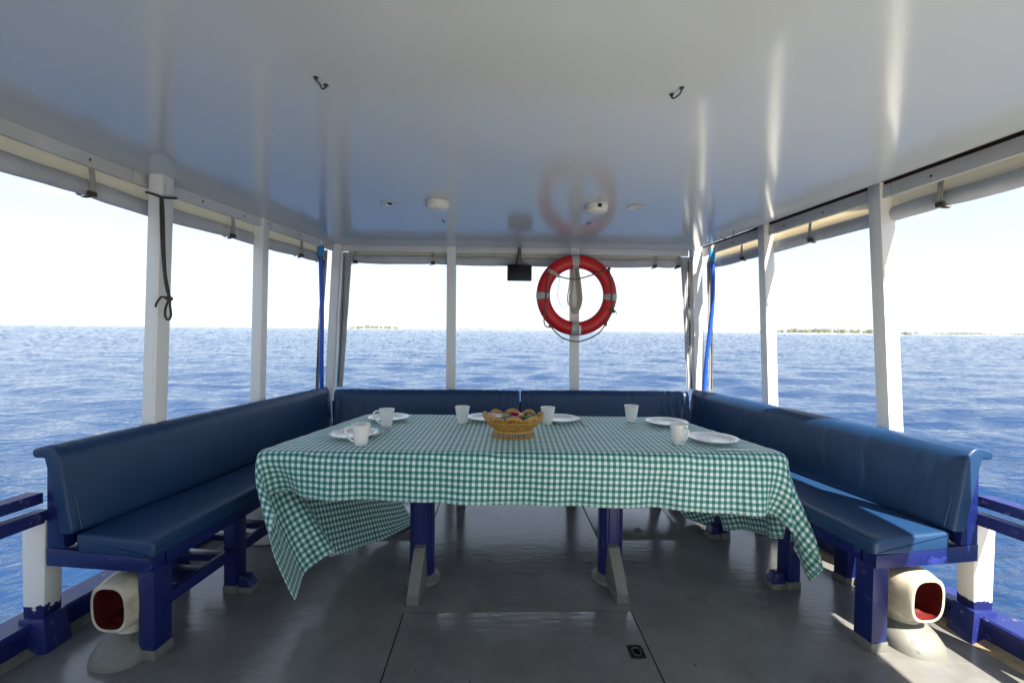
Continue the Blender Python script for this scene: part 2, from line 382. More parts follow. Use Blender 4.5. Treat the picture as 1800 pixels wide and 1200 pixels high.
# ------------------------------------------------------------------ mesh helpers
class B:
    """Collects shapes into one bmesh."""

    def __init__(s):
        s.bm = bmesh.new()

    def box(s, c, size, rot=None, bevel=0.0, seg=2):
        r = bmesh.ops.create_cube(s.bm, size=1)
        vs = r['verts']
        mt = Matrix.Translation(c) @ (rot.to_4x4() if rot is not None else Matrix.Identity(4)) @ Matrix.Diagonal((*size, 1))
        bmesh.ops.transform(s.bm, matrix=mt, verts=vs)
        if bevel:
            es = list({e for v in vs for e in v.link_edges})
            bmesh.ops.bevel(s.bm, geom=es, offset=bevel, segments=seg, affect='EDGES', profile=.6)
        return s

    def hexa(s, pts, bevel=0.0, seg=2):
        """Eight corners: bottom ring 0-3, top ring 4-7."""
        vs = [s.bm.verts.new(q) for q in pts]
        fs = [(3, 2, 1, 0), (4, 5, 6, 7), (0, 1, 5, 4), (1, 2, 6, 5), (2, 3, 7, 6), (3, 0, 4, 7)]
        for f in fs:
            s.bm.faces.new([vs[i] for i in f])
        if bevel:
            es = list({e for v in vs for e in v.link_edges})
            bmesh.ops.bevel(s.bm, geom=es, offset=bevel, segments=seg, affect='EDGES', profile=.6)
        return s

    def beam(s, a, b, w, h, up=(0, 0, 1), bevel=.003):
        a, b = Vector(a), Vector(b)
        d = (b - a); L = d.length; d.normalize()
        up = Vector(up)
        sdv = d.cross(up)
        if sdv.length < 1e-4:
            sdv = d.cross(Vector((0, 1, 0)))
        sdv.normalize(); u = sdv.cross(d)
        rot = Matrix((sdv, d, u)).transposed()
        return s.box((a + b) / 2, (w, L, h), rot, bevel)

    def loft(s, rings, caps=True, closed=False):
        rv = [[s.bm.verts.new(q) for q in r] for r in rings]
        k = len(rv[0])
        pairs_ = list(zip(rv, rv[1:]))
        if closed:
            pairs_.append((rv[-1], rv[0]))
        for a, b in pairs_:
            for i in range(k):
                j = (i + 1) % k
                s.bm.faces.new((a[i], a[j], b[j], b[i]))
        if caps and not closed:
            s.bm.faces.new(list(reversed(rv[0]))); s.bm.faces.new(rv[-1])
        return s

    def tube(s, pts, r, sides=8, closed=False, smooth=4):
        pts = [Vector(q) for q in pts]
        if smooth and len(pts) > 2:
            pts = catmull(pts, smooth, closed)
        n_ = len(pts)
        rings = []
        prev = None
        for i, q in enumerate(pts):
            if closed:
                d = pts[(i + 1) % n_] - pts[i - 1]
            else:
                d = pts[min(i + 1, n_ - 1)] - pts[max(i - 1, 0)]
            d.normalize()
            if prev is None:
                prev = d.orthogonal().normalized()
            prev = (prev - d * prev.dot(d)).normalized()
            w = d.cross(prev)
            rr_ = r(i / (n_ - 1)) if callable(r) else r
            rings.append([q + prev * math.cos(a) * rr_ + w * math.sin(a) * rr_ for a in [2 * math.pi * k / sides for k in range(sides)]])
        return s.loft(rings, caps=not closed, closed=closed)

    def lathe(s, prof, c=(0, 0, 0), sides=28, sx=1, sy=1, cap0=True, cap1=True):
        c = Vector(c)
        rings = [[c + Vector((r * sx * math.cos(2 * math.pi * k / sides), r * sy * math.sin(2 * math.pi * k / sides), z)) for k in range(sides)] for r, z in prof]
        rv = [[s.bm.verts.new(q) for q in r] for r in rings]
        for a, b in zip(rv, rv[1:]):
            for i in range(sides):
                j = (i + 1) % sides
                s.bm.faces.new((a[i], a[j], b[j], b[i]))
        if cap0:
            s.bm.faces.new(list(reversed(rv[0])))
        if cap1:
            s.bm.faces.new(rv[-1])
        return s

    def sphere(s, c, r, sx=1, sy=1, sz=1, u=12, v=8):
        res = bmesh.ops.create_uvsphere(s.bm, u_segments=u, v_segments=v, radius=r)
        bmesh.ops.transform(s.bm, matrix=Matrix.Translation(c) @ Matrix.Diagonal((sx, sy, sz, 1)), verts=res['verts'])
        return s

    def build(s, name, m, parent=None, angle=38, flip=True):
        me = bpy.data.meshes.new(name)
        if flip:
            bmesh.ops.recalc_face_normals(s.bm, faces=s.bm.faces[:])
        s.bm.to_mesh(me); s.bm.free()
        return link(name, me, m, parent, angle)


def link(name, me, m, parent=None, angle=38):
    if me.polygons:
        me.polygons.foreach_set('use_smooth', [True] * len(me.polygons))
        if angle is not None:
            me.set_sharp_from_angle(angle=R(angle))
    if m is not None:
        me.materials.append(m)
    o = bpy.data.objects.new(name, me)
    COL.objects.link(o)
    if parent is not None:
        o.parent = parent
        if parent.type == 'EMPTY':     # pieces are modelled in world coordinates; their Empty sits at the thing's base
            o.matrix_parent_inverse = Matrix.Translation(-parent.location)
    return o


def catmull(pts, k, closed=False):
    out = []
    n_ = len(pts)
    rng_ = range(n_) if closed else range(n_ - 1)
    for i in rng_:
        if closed:
            p0, p1, p2, p3 = pts[i - 1], pts[i], pts[(i + 1) % n_], pts[(i + 2) % n_]
        else:
            p0, p1, p2, p3 = pts[max(i - 1, 0)], pts[i], pts[i + 1], pts[min(i + 2, n_ - 1)]
        for j in range(k):
            t_ = j / k
            out.append(.5 * (2 * p1 + (p2 - p0) * t_ + (2 * p0 - 5 * p1 + 4 * p2 - p3) * t_ * t_ + (3 * p1 - p0 - 3 * p2 + p3) * t_ ** 3))
    if not closed:
        out.append(pts[-1])
    return out


def tag(o, label, cat, group=None):
    o['label'] = label; o['category'] = cat
    if group:
        o['group'] = group
    return o


def thing(name, label, cat, loc=(0, 0, 0), group=None):
    o = bpy.data.objects.new(name, None)
    o.empty_display_size = .1
    COL.objects.link(o)
    o.location = loc
    return tag(o, label, cat, group)


def copy_thing(src, loc, rotz, label, group=None):
    c = src.copy(); COL.objects.link(c)
    c.location = loc; c.rotation_euler = (0, 0, rotz); c['label'] = label
    if group:
        c['group'] = group
    for ch in src.children:
        d = ch.copy(); COL.objects.link(d); d.parent = c
        for g in ch.children:
            f = g.copy(); COL.objects.link(f); f.parent = d
    return c


def struct(o):
    o['kind'] = 'structure'
    return o


def lerp_tab(tab, y):
    for (a, xa), (b, xb) in zip(tab, tab[1:]):
        if y <= b:
            return xa + (xb - xa) * (y - a) / (b - a)
    (a, xa), (b, xb) = tab[-2:]
    return xa + (xb - xa) * (y - a) / (b - a)


# ------------------------------------------------------------------ sea
SEA_Z = -0.75


def build_sea():
    rng = np.random.default_rng(11)
    r = [2.0]
    while r[-1] < 9000:
        r.append(r[-1] * 1.0125 + .004)
    r = np.array(r)
    # fine steps over the half circle ahead, coarser astern of the camera
    th = np.concatenate([np.arange(-100, 100, .26), np.arange(100, 260, 2.0)])
    TH, RR = np.meshgrid(np.radians(th), r)
    X = RR * np.sin(TH); Y = RR * np.cos(TH)
    Z = np.zeros_like(X); DX = np.zeros_like(X); DY = np.zeros_like(X)
    dth = np.where((th < 100), R(.26), R(2.0))
    cell = np.maximum(RR * .0125 + .004, RR * dth[None, :])
    for i in range(64):
        lam = .26 * (5.5 / .26) ** (rng.random() ** .95)
        k = 2 * math.pi / lam
        # wind from port bow quarter: crests lie roughly across the view
        a = R(76) + rng.normal(0, .45)
        amp = .0064 * lam ** .52 * (.5 + rng.random())
        ph = rng.random() * 6.283
        w = np.clip((lam / cell - 2.0) / 2.0, 0, 1)
        arg = k * (X * math.cos(a) + Y * math.sin(a)) + ph
        s_, c_ = np.sin(arg), np.cos(arg)
        Z += w * amp * s_
        DX -= .55 * w * amp * math.cos(a) * -c_
        DY -= .55 * w * amp * math.sin(a) * -c_
    # farther out every grid cell holds many waves: keep their mean slope as facets
    Z += rng.normal(0, 1, Z.shape) * cell * (.070 - .042 * np.clip((RR - 120) / 900, 0, 1)) * np.clip((RR - 14) / 60, 0, 1)
    X = X + DX; Y = Y + DY; Z = Z + SEA_Z
    nr, nt_ = X.shape
    co = np.stack([X, Y, Z], -1).reshape(-1, 3)
    idx = np.arange(nr * nt_).reshape(nr, nt_)
    nx_ = np.roll(idx, -1, 1)
    f = np.stack([idx[:-1], idx[1:], nx_[1:], nx_[:-1]], -1).reshape(-1, 4)
    me = bpy.data.meshes.new('sea')
    me.vertices.add(len(co)); me.vertices.foreach_set('co', co.ravel().astype(np.float32))
    me.loops.add(f.size); me.loops.foreach_set('vertex_index', f.ravel()[::1].astype(np.int32))
    me.polygons.add(len(f)); me.polygons.foreach_set('loop_start', np.arange(0, f.size, 4, dtype=np.int32))
    me.update(calc_edges=True)
    me.flip_normals() if me.polygons[0].normal.z < 0 else None
    struct(link('sea', me, M_sea, None, None))


build_sea()

# air: thin even sea haze in one closed box
M_haze = bpy.data.materials.new('sea_haze'); M_haze.use_nodes = True
hn = M_haze.node_tree.nodes; hn.remove(hn['Principled BSDF'])
pv = hn.new('ShaderNodeVolumePrincipled'); pv.inputs['Color'].default_value = (.86, .92, 1.0, 1)
pv.inputs['Density'].default_value = 1.2e-4; pv.inputs['Anisotropy'].default_value = .2
M_haze.node_tree.links.new(pv.outputs[0], hn['Material Output'].inputs['Volume'])
hz = B(); hz.box((0, 0, 18), (21000, 21000, 50))
ho = hz.build('haze', M_haze, None, None); ho['kind'] = 'stuff'


# ------------------------------------------------------------------ deck with hatch openings
HULL = [(-5.0, 2.1), (-3.2, 2.30), (0.5, 2.26), (1.9, 2.075), (3.0, 1.90), (4.35, 1.66)]


def hull_x(y):
    return lerp_tab(HULL, y)


H1 = (-.56, .56, .95, 2.195)
H2 = (-1.175, -.56, 2.945, 3.64)
H3 = (.56, 1.175, 2.945, 3.64)


def build_deck():
    bm = bmesh.new()
    ys = [-3.2, -1.5, .5, .95, 1.9, 2.195, 2.6, 2.945, 3.64, 4.35]
    xs = [None, -1.175, -.56, .56, 1.175, None]
    g = {}
    for y in ys:
        for k, x in enumerate(xs):
            xx = x if x is not None else (-(hull_x(y) + .03) if k == 0 else hull_x(y) + .03)
            g[y, k] = bm.verts.new((xx, y, 0))
    for ya, yb in zip(ys, ys[1:]):
        for k in range(5):
            if (k == 2 and .95 <= ya < 2.195) or (k in (1, 3) and ya == 2.945):
                continue
            bm.faces.new((g[ya, k], g[ya, k + 1], g[yb, k + 1], g[yb, k]))
    be = [e_ for e_ in bm.edges if e_.is_boundary]
    r = bmesh.ops.extrude_edge_only(bm, edges=be)
    for v_ in r['geom']:
        if isinstance(v_, bmesh.types.BMVert):
            v_.co.z = -.06
    bmesh.ops.recalc_face_normals(bm, faces=bm.faces[:])
    me = bpy.data.meshes.new('deck'); bm.to_mesh(me); bm.free()
    d = struct(link('deck', me, M_deck, None, 30))
    B().box((0, .5, -.11), (3.6, 6.6, .06)).build('deck_beam', M_black, d)
    return d


build_deck()


def hatch(rect, label, proud=.002, gap=.006):
    x0, x1, y0, y1 = rect
    t_ = thing('deck_hatch', label, 'hatch', ((x0 + x1) / 2, (y0 + y1) / 2, 0), 'flush hatches in the grey deck')
    B().box(((x0 + x1) / 2, (y0 + y1) / 2, proud - .02), (x1 - x0 - 2 * gap, y1 - y0 - 2 * gap, .04), None, .0025).build('cover_panel', M_deck, t_)
    return t_


h1 = hatch(H1, 'large flush grey deck hatch in front of the table with black recessed pull')
# black recessed pull: frame, sunk pan, ring
hp = B()
cx, cy = .497, 1.905
for dx in (-.027, .027):
    hp.box((cx + dx, cy, .0045), (.010, .074, .005), None, .001)
for dy in (-.034, .034):
    hp.box((cx, cy + dy, .0045), (.0438, .010, .005), None, .001)
hpo = hp.build('pull_frame', M_black, h1)
B().box((cx, cy, .0030), (.044, .058, .0016)).build('pull_pan', M_glass, hpo)
B().tube([(cx - .014, cy - .02, .006), (cx - .014, cy + .018, .006), (cx + .014, cy + .018, .006), (cx + .014, cy - .02, .006)], .0028, 6, True, 3).build('pull_ring', M_dksteel, hpo)
h2 = hatch(H2, 'flush grey deck hatch beneath the left end of the table')
h3 = hatch(H3, 'flush grey deck hatch behind the right table leg')
for hh, x, y in ((h2, -.87, 3.09), (h3, .87, 3.10)):
    b_ = B(); b_.lathe([(.030, .0025), (.030, .005), (.022, .006), (.020, .0035)], (x, y, 0), 16)
    b_.tube([(x - .016, y, .006), (x, y + .012, .010), (x + .016, y, .006)], .003, 6)
    b_.build('lift_ring', M_dksteel, hh)

# unseen pale sheet over the forward deck, added to bounce sun onto the ceiling
M_bounce = paint('pale_bounce_deck', (.78, .72, .58), .6, (.70, .64, .51), nscale=5, bump=.001, bscale=60)
fb = B()
fb.loft([[(-hull_x(y) - .0, y, .004), (hull_x(y), y, .004), (hull_x(y), y, .010), (-hull_x(y), y, .010)] for y in (-5.0, -3.2, -1.5, 0, .5, .9)])
fb.loft([[(.60, y, .004), (hull_x(y), y, .004), (hull_x(y), y, .010), (.60, y, .010)] for y in (.902, 1.2, 1.45)])
struct(fb.build('added_bounce_deck', M_bounce))

# hull sides below the deck
hb = B()
for sgn in (-1, 1):
    rows = []
    for y in np.linspace(-5.0, 4.35, 20):
        hx = hull_x(y) + .14
        rows.append([(sgn * hx, y, .02), (sgn * (hx - .02), y, -.35), (sgn * (hx - .25), y, -1.4), (sgn * (hx - .30), y, -1.4), (sgn * (hx - .06), y, -.35), (sgn * (hx - .04), y, .02)])
    hb.loft(rows)
hb.box((0, 4.40, -.65), (3.5, .05, 1.3))
struct(hb.build('hull', M_hull))

# ------------------------------------------------------------------ bulwarks (blue gunwales at the deck edge)
for sgn, side in ((-1, 'left'), (1, 'right')):
    t_ = thing('bulwark', f'worn blue gunwale along the {side} edge of the deck', 'gunwale', (sgn * 2.06, 1.9, 0), 'blue gunwales at the deck edges')
    cap, wall_, fil = B(), B(), B()
    ya = np.linspace(-5.0, 4.35, 36)
    cap.loft([[(sgn * (hull_x(y) - .012), y, .098), (sgn * (hull_x(y) + .125), y, .088), (sgn * (hull_x(y) + .13), y, .105), (sgn * (hull_x(y) + .125), y, .122), (sgn * (hull_x(y) - .006), y, .126), (sgn * (hull_x(y) - .014), y, .118)] for y in ya])
    wall_.loft([[(sgn * hull_x(y), y, -.05), (sgn * (hull_x(y) + .10), y, -.05), (sgn * (hull_x(y) + .10), y, .089), (sgn * hull_x(y), y, .097)] for y in ya])
    cap.build('cap_rail', M_bluewood, t_); wall_.build('side_board', M_blue, t_)
    fil.loft([[(sgn * (hull_x(y) - (.055 if sgn > 0 else .035)), y, .001), (sgn * (hull_x(y) - .001), y, .001), (sgn * (hull_x(y) - .001), y, .026)] for y in ya])
    fil.build('sealant_fillet', M_tan if sgn > 0 else M_grey, t_)
t_ = thing('bulwark', 'blue gunwale across the stern behind the rear bench', 'gunwale', (0, 4.33, 0), 'blue gunwales at the deck edges')
B().box((0, 4.36, .05), (3.30, .10, .10)).build('side_board', M_blue, t_)
B().box((0, 4.37, .112), (3.34, .14, .022), None, .004).build('cap_rail', M_bluewood, t_)

# ------------------------------------------------------------------ roof and ceiling
CE_L = [(-3.0, -2.25), (.6, -2.10), (1.79, -1.996), (2.475, -1.905), (4.074, -1.551)]
CE_R = [(-3.0, 2.05), (.6, 1.96), (1.69, 1.879), (2.333, 1.818), (4.075, 1.620)]


def ceil_z(y):
    return 2.15 - .02 * (y - 2.2)


def build_ceiling():
    bm = bmesh.new()
    lo, hi = [], []
    ys = list(np.linspace(.0, 4.075, 18))
    lo = [[bm.verts.new((lerp_tab(CE_L, y) + (lerp_tab(CE_R, y) - lerp_tab(CE_L, y)) * k / 8, y, ceil_z(y))) for k in range(9)] for y in ys]
    for a, b in zip(lo, lo[1:]):
        for i in range(8):
            bm.faces.new((a[i], b[i], b[i + 1], a[i + 1]))
    be = [e_ for e_ in bm.edges if e_.is_boundary]
    r = bmesh.ops.extrude_edge_only(bm, edges=be)
    for v_ in r['geom']:
        if isinstance(v_, bmesh.types.BMVert):
            v_.co.z += .016
    me = bpy.data.meshes.new('ceiling'); bm.to_mesh(me); bm.free()
    return struct(link('ceiling', me, M_ceiling, None, 30))


ceiling = build_ceiling()


def roof_half(y):
    return ROOF_HALF - .2 * (max(y, 1.2) - 1.88)


ROOF_HALF = 2.085
rb = B()
rb.loft([[(-roof_half(y), y, ceil_z(y) + .030), (1.35, y, ceil_z(y) + .030), (1.35, y, ceil_z(y) + .085), (-roof_half(y), y, ceil_z(y) + .085)] for y in (-5.4, -2.0, -.024)])  # unseen forward roof, added to keep sun off all but the deck's right side
ys = np.linspace(-.02, 4.42, 20)
rb.loft([[(-roof_half(y), y, ceil_z(y) + .030), (roof_half(y), y, ceil_z(y) + .030), (roof_half(y), y, ceil_z(y) + .085), (-roof_half(y), y, ceil_z(y) + .085)] for y in ys])
roof = struct(rb.build('roof', M_roof))
rt = B()
rt.loft([[(-roof_half(y) - .004, y, ceil_z(y) + .088), (roof_half(y) + .004, y, ceil_z(y) + .088), (roof_half(y) + .004, y, ceil_z(y) + .10), (-roof_half(y) - .004, y, ceil_z(y) + .10)] for y in ys])
rt.build('roof_skin', M_rooftop, roof)

# fascia boards under the roof edge, bolted between the posts
FA_H = .058


def fascia(tab, sgn, off, label, y_splits):
    t_ = thing('fascia', label, 'fascia board', (sgn * 1.9, 2.2, 2.1), 'grey boards under the roof edge')
    for ya, yb in zip(y_splits, y_splits[1:]):
        bb_ = B()
        rows = []
        for y in np.linspace(ya + .004, yb - .004, 6):
            x = lerp_tab(tab, y) + sgn * off
            z1 = ceil_z(y) + (.010 if off > .01 else .028)
            z0 = ceil_z(y) - FA_H
            rows.append([(x, y, z0), (x + sgn * .022, y, z0), (x + sgn * .022, y, z1), (x, y, z1)])
        bb_.loft(rows)
        bo = bb_.build('board', M_fascia, t_)
        if off > .01:
            sh = B()
            sh.loft([[(lerp_tab(tab, y) + sgn * (off + .006), y, ceil_z(y) + .0105), (lerp_tab(tab, y) + sgn * (off + .02), y, ceil_z(y) + .0105), (lerp_tab(tab, y) + sgn * (off + .02), y, ceil_z(y) + .0295), (lerp_tab(tab, y) + sgn * (off + .006), y, ceil_z(y) + .0295)] for y in np.linspace(ya, yb, 6)])
            sh.build('shadow_gap_strip', M_gap_shade, t_)  # dark strip stands in for the shade of the open gap
        for q in (.12, .5, .88):
            y = ya + (yb - ya) * q
            x = lerp_tab(tab, y) + sgn * off
            d = B(); d.sphere((x - sgn * .001, y, ceil_z(y) - .028), .0065, .5, 1, 1, 8, 6)
            d.build('bolt', M_bolt, bo)
    return t_


fascia(CE_L, -1, .002, 'pale bolted fascia board along the left roof edge', (.6, 2.33, 3.15, 4.05))
fascia(CE_R, 1, .082, 'grey bolted fascia board along the right roof edge beyond dark gap', (.6, 2.31, 3.15, 4.05))
t_ = thing('fascia', 'pale fascia board across the stern above the life ring', 'fascia board', (0, 4.1, 2.1), 'grey boards under the roof edge')
for xa, xb in ((-1.50, -.577), (-.490, .523), (.612, 1.60)):
    b_ = B(); b_.box(((xa + xb) / 2, 4.092, ceil_z(4.08) - .022), (xb - xa - .004, .022, .062), None, .002)
    b_.build('board', M_fascia, t_)

# ------------------------------------------------------------------ roof posts
POSTS = [  # label, x bottom@z=.87, x top@z=2.14, y, w, d
    ('white roof post nearest the camera on the left, with dark rope tied round it', -1.897, -1.848, 2.37, .066, .088),
    ('second white roof post on the left, without any rope', -1.795, -1.765, 3.20, .068, .080),
    ('white corner post beside the left blue hose', -1.600, -1.535, 4.05, .070, .080),
    ('thin white stern post left of the black floodlight', -.533, -.535, 4.07, .082, .060),
    ('thin white stern post behind the red life ring', .580, .566, 4.07, .082, .060),
    ('white corner post beside the right blue hose', 1.715, 1.665, 4.05, .085, .080),
    ('right hand white post halfway down the side bench', 1.870, 1.803, 3.20, .072, .080),
    ('thickest white roof post nearest the camera on the right, sunlit below', 2.015, 1.922, 2.35, .078, .080),
    ('white roof post beyond the right edge of the picture, ahead of the bench', 2.12, 2.02, 1.45, .078, .080),
]
for lab, xb, xt, y, w, d in POSTS:
    zt = ceil_z(y) + .028
    sl = (xt - xb) / (2.14 - .87)
    xo = xt + sl * (zt - 2.14)
    z0 = .10
    xl = xb + sl * (z0 - .87)
    b_ = B()
    pts = []
    for (x, z) in ((xl, z0), (xo, zt)):
        pts += [(x - w / 2, y, z), (x + w / 2, y, z), (x + w / 2, y + d, z), (x - w / 2, y + d, z)]
    b_.hexa(pts, .005, 2)
    o = b_.build('roof_post', M_stanchion)
    tag(o, lab, 'post', 'white posts holding up the roof')


# ------------------------------------------------------------------ benches
def xin(y):
    return 1.515 - .12 * (y - 1.88)


def bench_map(sgn):
    dx = .035 if sgn > 0 else 0

    def f(o, y, z):
        xi = xin(y); xt = 1.925 + dx - .2 * (y - 1.88)
        return Vector((sgn * (xi + (xt - xi) * o / .42), y + .13 * max(o, -.05), z))
    return f


def round_poly(pts, rad, k=4):
    """Round the corners of a closed 2D polygon; rad per corner."""
    out = []
    n_ = len(pts)
    for i in range(n_):
        p0, p1, p2 = Vector(pts[i - 1]), Vector(pts[i]), Vector(pts[(i + 1) % n_])
        r = rad[i]
        a = (p0 - p1).normalized(); b = (p2 - p1).normalized()
        L0 = min(r, (p0 - p1).length * .48, (p2 - p1).length * .48)
        for j in range(k + 1):
            t_ = j / k
            q0 = p1 + a * L0 * (1 - t_); q1 = p1 + b * L0 * t_
            out.append(q0 * (1 - t_) + q1 * t_)
    return out


def densify(poly, step):
    out = []
    n_ = len(poly)
    for i in range(n_):
        a, b = poly[i], poly[(i + 1) % n_]
        m_ = max(1, int((b - a).length / step))
        for j in range(m_):
            out.append(a.lerp(b, j / m_))
    return out


def inset(poly, d):
    out = []
    n_ = len(poly)
    for i in range(n_):
        a, b, c = poly[i - 1], poly[i], poly[(i + 1) % n_]
        t_ = (c - a)
        if t_.length < 1e-9:
            out.append(b.copy()); continue
        t_.normalize()
        nn = Vector((-t_.y, t_.x))
        out.append(b + nn * d)
    return out


def area2(poly):
    return sum(a.x * b.y - b.x * a.y for a, b in zip(poly, poly[1:] + poly[:1]))


def cushion(poly, s0, s1, mapf, r_end=.014, n_st=60, puff=.004, wr=.0016, seed=0, wrinkle_end=True):
    """Sweep a rounded section along s with rounded ends, puffiness and creases towards the ends."""
    if area2(poly) < 0:
        poly = list(reversed(poly))
    rnd = random.Random(seed)
    creases = [(rnd.uniform(s0, s1), rnd.uniform(.006, .018), rnd.uniform(.0012, .0035)) for _ in range(7)] + [(s1 - rnd.uniform(.05, .25), .010, .004) for _ in range(3)]
    st = []
    for k in range(6):
        a = (math.pi / 2) * k / 5
        st.append((s0 + r_end * (1 - math.sin(a)), r_end * (1 - math.cos(a))))
    st = [(s0 + r_end - r_end * math.cos(a), r_end * (1 - math.sin(a))) for a in np.linspace(0, math.pi / 2, 5)]
    mid = [(s, 0) for s in np.linspace(s0 + r_end, s1 - r_end, n_st)[1:-1]]
    en = [(s1 - r_end + r_end * math.sin(a), r_end * (1 - math.cos(a))) for a in np.linspace(0, math.pi / 2, 5)]
    rings = []
    cx_ = sum((q.x for q in poly)) / len(poly); cz_ = sum((q.y for q in poly)) / len(poly)
    for s, ins in st + mid + en:
        f_ = min(1, (s - s0) / .12, (s1 - s) / .12)
        f_ = max(0, f_)
        sec = inset(poly, ins)
        base = inset(poly, ins)
        ring = []
        for i, q in enumerate(base):
            qa, qb = poly[i - 1], poly[(i + 1) % len(poly)]
            t_ = (qb - qa)
            nn = Vector((t_.y, -t_.x)).normalized() if t_.length > 1e-9 else Vector((0, 0))
            pu = puff * f_ * (.5 + .5 * mnoise.noise((s * 2.2 + seed, q.x * 3, q.y * 3)))
            ew = math.exp(-min(s - s0, s1 - s) / .16) if wrinkle_end else 0
            pu += (wr * (.3 + 3.0 * ew)) * mnoise.noise((s * 34 + seed * 7, q.x * 9, q.y * 9 + s * 12))
            for c0, cw, ca in creases:
                pu -= ca * math.exp(-((s - c0 - .05 * mnoise.noise((q.y * 6, c0, 0))) / cw) ** 2) * max(0, min(1, (q.y - .50) / .15))
            q2 = q + nn * pu
            ring.append(mapf(q2.x, s, q2.y))
        rings.append(ring)
    b_ = B(); b_.loft(rings)
    return b_


BACK = round_poly([(.345, .515), (.402, .848), (.445, .886), (.532, .866), (.528, .828), (.474, .830), (.402, .515)],
                  [.022, .034, .040, .017, .017, .008, .015])
SEATP = round_poly([(-.012, .432), (-.012, .502), (.345, .515), (.345, .432)], [.012, .030, .014, .01])


def side_bench(sgn, side, label):
    mp_ = bench_map(sgn)
    root = thing('bench', label, 'bench', mp_(.2, 2.8, 0), 'navy cushioned benches round the table')
    Y0, Y1 = 1.88, 3.80
    # frame: end panel, aprons, rails
    e_ = B()
    e_.hexa([mp_(.40, Y0 - .005, .45), mp_(.485, Y0 - .005, .45), mp_(.485, Y0 + .035, .45), mp_(.40, Y0 + .035, .45),
             mp_(.435, Y0 - .005, .825), mp_(.478, Y0 - .005, .825), mp_(.478, Y0 + .035, .825), mp_(.435, Y0 + .035, .825)], .003)
    e_.build('end_panel', M_blue, root)
    e_ = B()
    e_.hexa([mp_(.395, Y1, .45), mp_(.485, Y1, .45), mp_(.485, Y1 + .035, .45), mp_(.395, Y1 + .035, .45),
             mp_(.44, Y1, .825), mp_(.478, Y1, .825), mp_(.478, Y1 + .035, .825), mp_(.44, Y1 + .035, .825)], .003)
    e_.build('end_panel', M_blue, root)
    fr = B()
    fr.hexa([mp_(.0, Y0 + .07, .375), mp_(.035, Y0 + .07, .375), mp_(.035, Y1, .375), mp_(.0, Y1, .375),
             mp_(.0, Y0 + .07, .431), mp_(.035, Y0 + .07, .431), mp_(.035, Y1, .431), mp_(.0, Y1, .431)], .003)
    fr.build('front_rail', M_blue, root)
    fr = B()
    fr.hexa([mp_(.0, Y0 - .006, .372), mp_(.488, Y0 - .006, .372), mp_(.488, Y0 + .062, .372), mp_(.0, Y0 + .062, .372),
             mp_(.0, Y0 - .006, .4315), mp_(.488, Y0 - .006, .449), mp_(.488, Y0 + .062, .449), mp_(.0, Y0 + .062, .4315)], .004)
    fr.build('side_rail', M_blue, root)
    fr = B()
    fr.hexa([mp_(.42, Y0 + .07, .375), mp_(.455, Y0 + .07, .375), mp_(.455, Y1, .375), mp_(.42, Y1, .375),
             mp_(.42, Y0 + .07, .431), mp_(.455, Y0 + .07, .431), mp_(.455, Y1, .431), mp_(.42, Y1, .431)], .003)
    for y in (2.35, 2.85, 3.35):
        fr.hexa([mp_(.035, y, .385), mp_(.42, y, .385), mp_(.42, y + .04, .385), mp_(.035, y + .04, .385),
                 mp_(.035, y, .429), mp_(.42, y, .429), mp_(.42, y + .04, .429), mp_(.035, y + .04, .429)], .003)
    fr.build('under_frame', M_blue, root)
    # back board behind the backrest cushion (slats, lets light under)
    bk = B()
    bk.hexa([mp_(.432, Y0 + .04, .66), mp_(.445, Y0 + .04, .66), mp_(.445, Y1, .66), mp_(.432, Y1, .66),
             mp_(.462, Y0 + .04, .80), mp_(.473, Y0 + .04, .80), mp_(.473, Y1, .80), mp_(.462, Y1, .80)], .002)
    bk.build('back_rail', M_blue, root)
    bk = B()
    bk.hexa([mp_(.408, Y0 + .036, .452), mp_(.430, Y0 + .036, .452), mp_(.430, Y1, .452), mp_(.408, Y1, .452),
             mp_(.428, Y0 + .036, .60), mp_(.442, Y0 + .036, .60), mp_(.442, Y1, .60), mp_(.428, Y1, .60)], .002)
    bk.build('back_board', M_blue, root)
    # legs: front row with grey boots, rear row
    fy = (1.885, 2.36, 2.95, 3.48)
    for k, y in enumerate(fy):
        b_ = B()
        w = .072
        b_.hexa([mp_(.0, y, .03), mp_(w, y, .03), mp_(w, y + .088, .03), mp_(.0, y + .088, .03),
                 mp_(.0, y, .3745), mp_(w, y, .3745), mp_(w, y + .088, .3745), mp_(.0, y + .088, .3745)], .004)
        lg = b_.build('leg', M_blue, root)
        b_ = B()
        b_.hexa([mp_(-.003, y - .004, .0), mp_(w + .003, y - .004, .0), mp_(w + .003, y + .092, .0), mp_(-.003, y + .092, .0),
                 mp_(-.003, y - .004, .042), mp_(w + .003, y - .004, .042), mp_(w + .003, y + .092, .042), mp_(-.003, y + .092, .042)], .003)
        b_.build('foot_cap', M_grey, lg)
        if k:
            b_ = B()
            b_.hexa([mp_(-.085, y + .01, .03), mp_(-.0035, y + .01, .03), mp_(-.0035, y + .08, .03), mp_(-.085, y + .08, .03),
                     mp_(-.060, y + .02, .085), mp_(-.0035, y + .02, .085), mp_(-.0035, y + .07, .085), mp_(-.060, y + .07, .085)], .008)
            bo = b_.build('foot_block', M_blue, lg)
            b_ = B()
            b_.hexa([mp_(-.088, y + .007, .0), mp_(-.004, y + .007, .0), mp_(-.004, y + .083, .0), mp_(-.088, y + .083, .0),
                     mp_(-.086, y + .009, .030), mp_(-.004, y + .009, .030), mp_(-.004, y + .081, .030), mp_(-.086, y + .081, .030)], .003)
            b_.build('block_base', M_grey, lg)
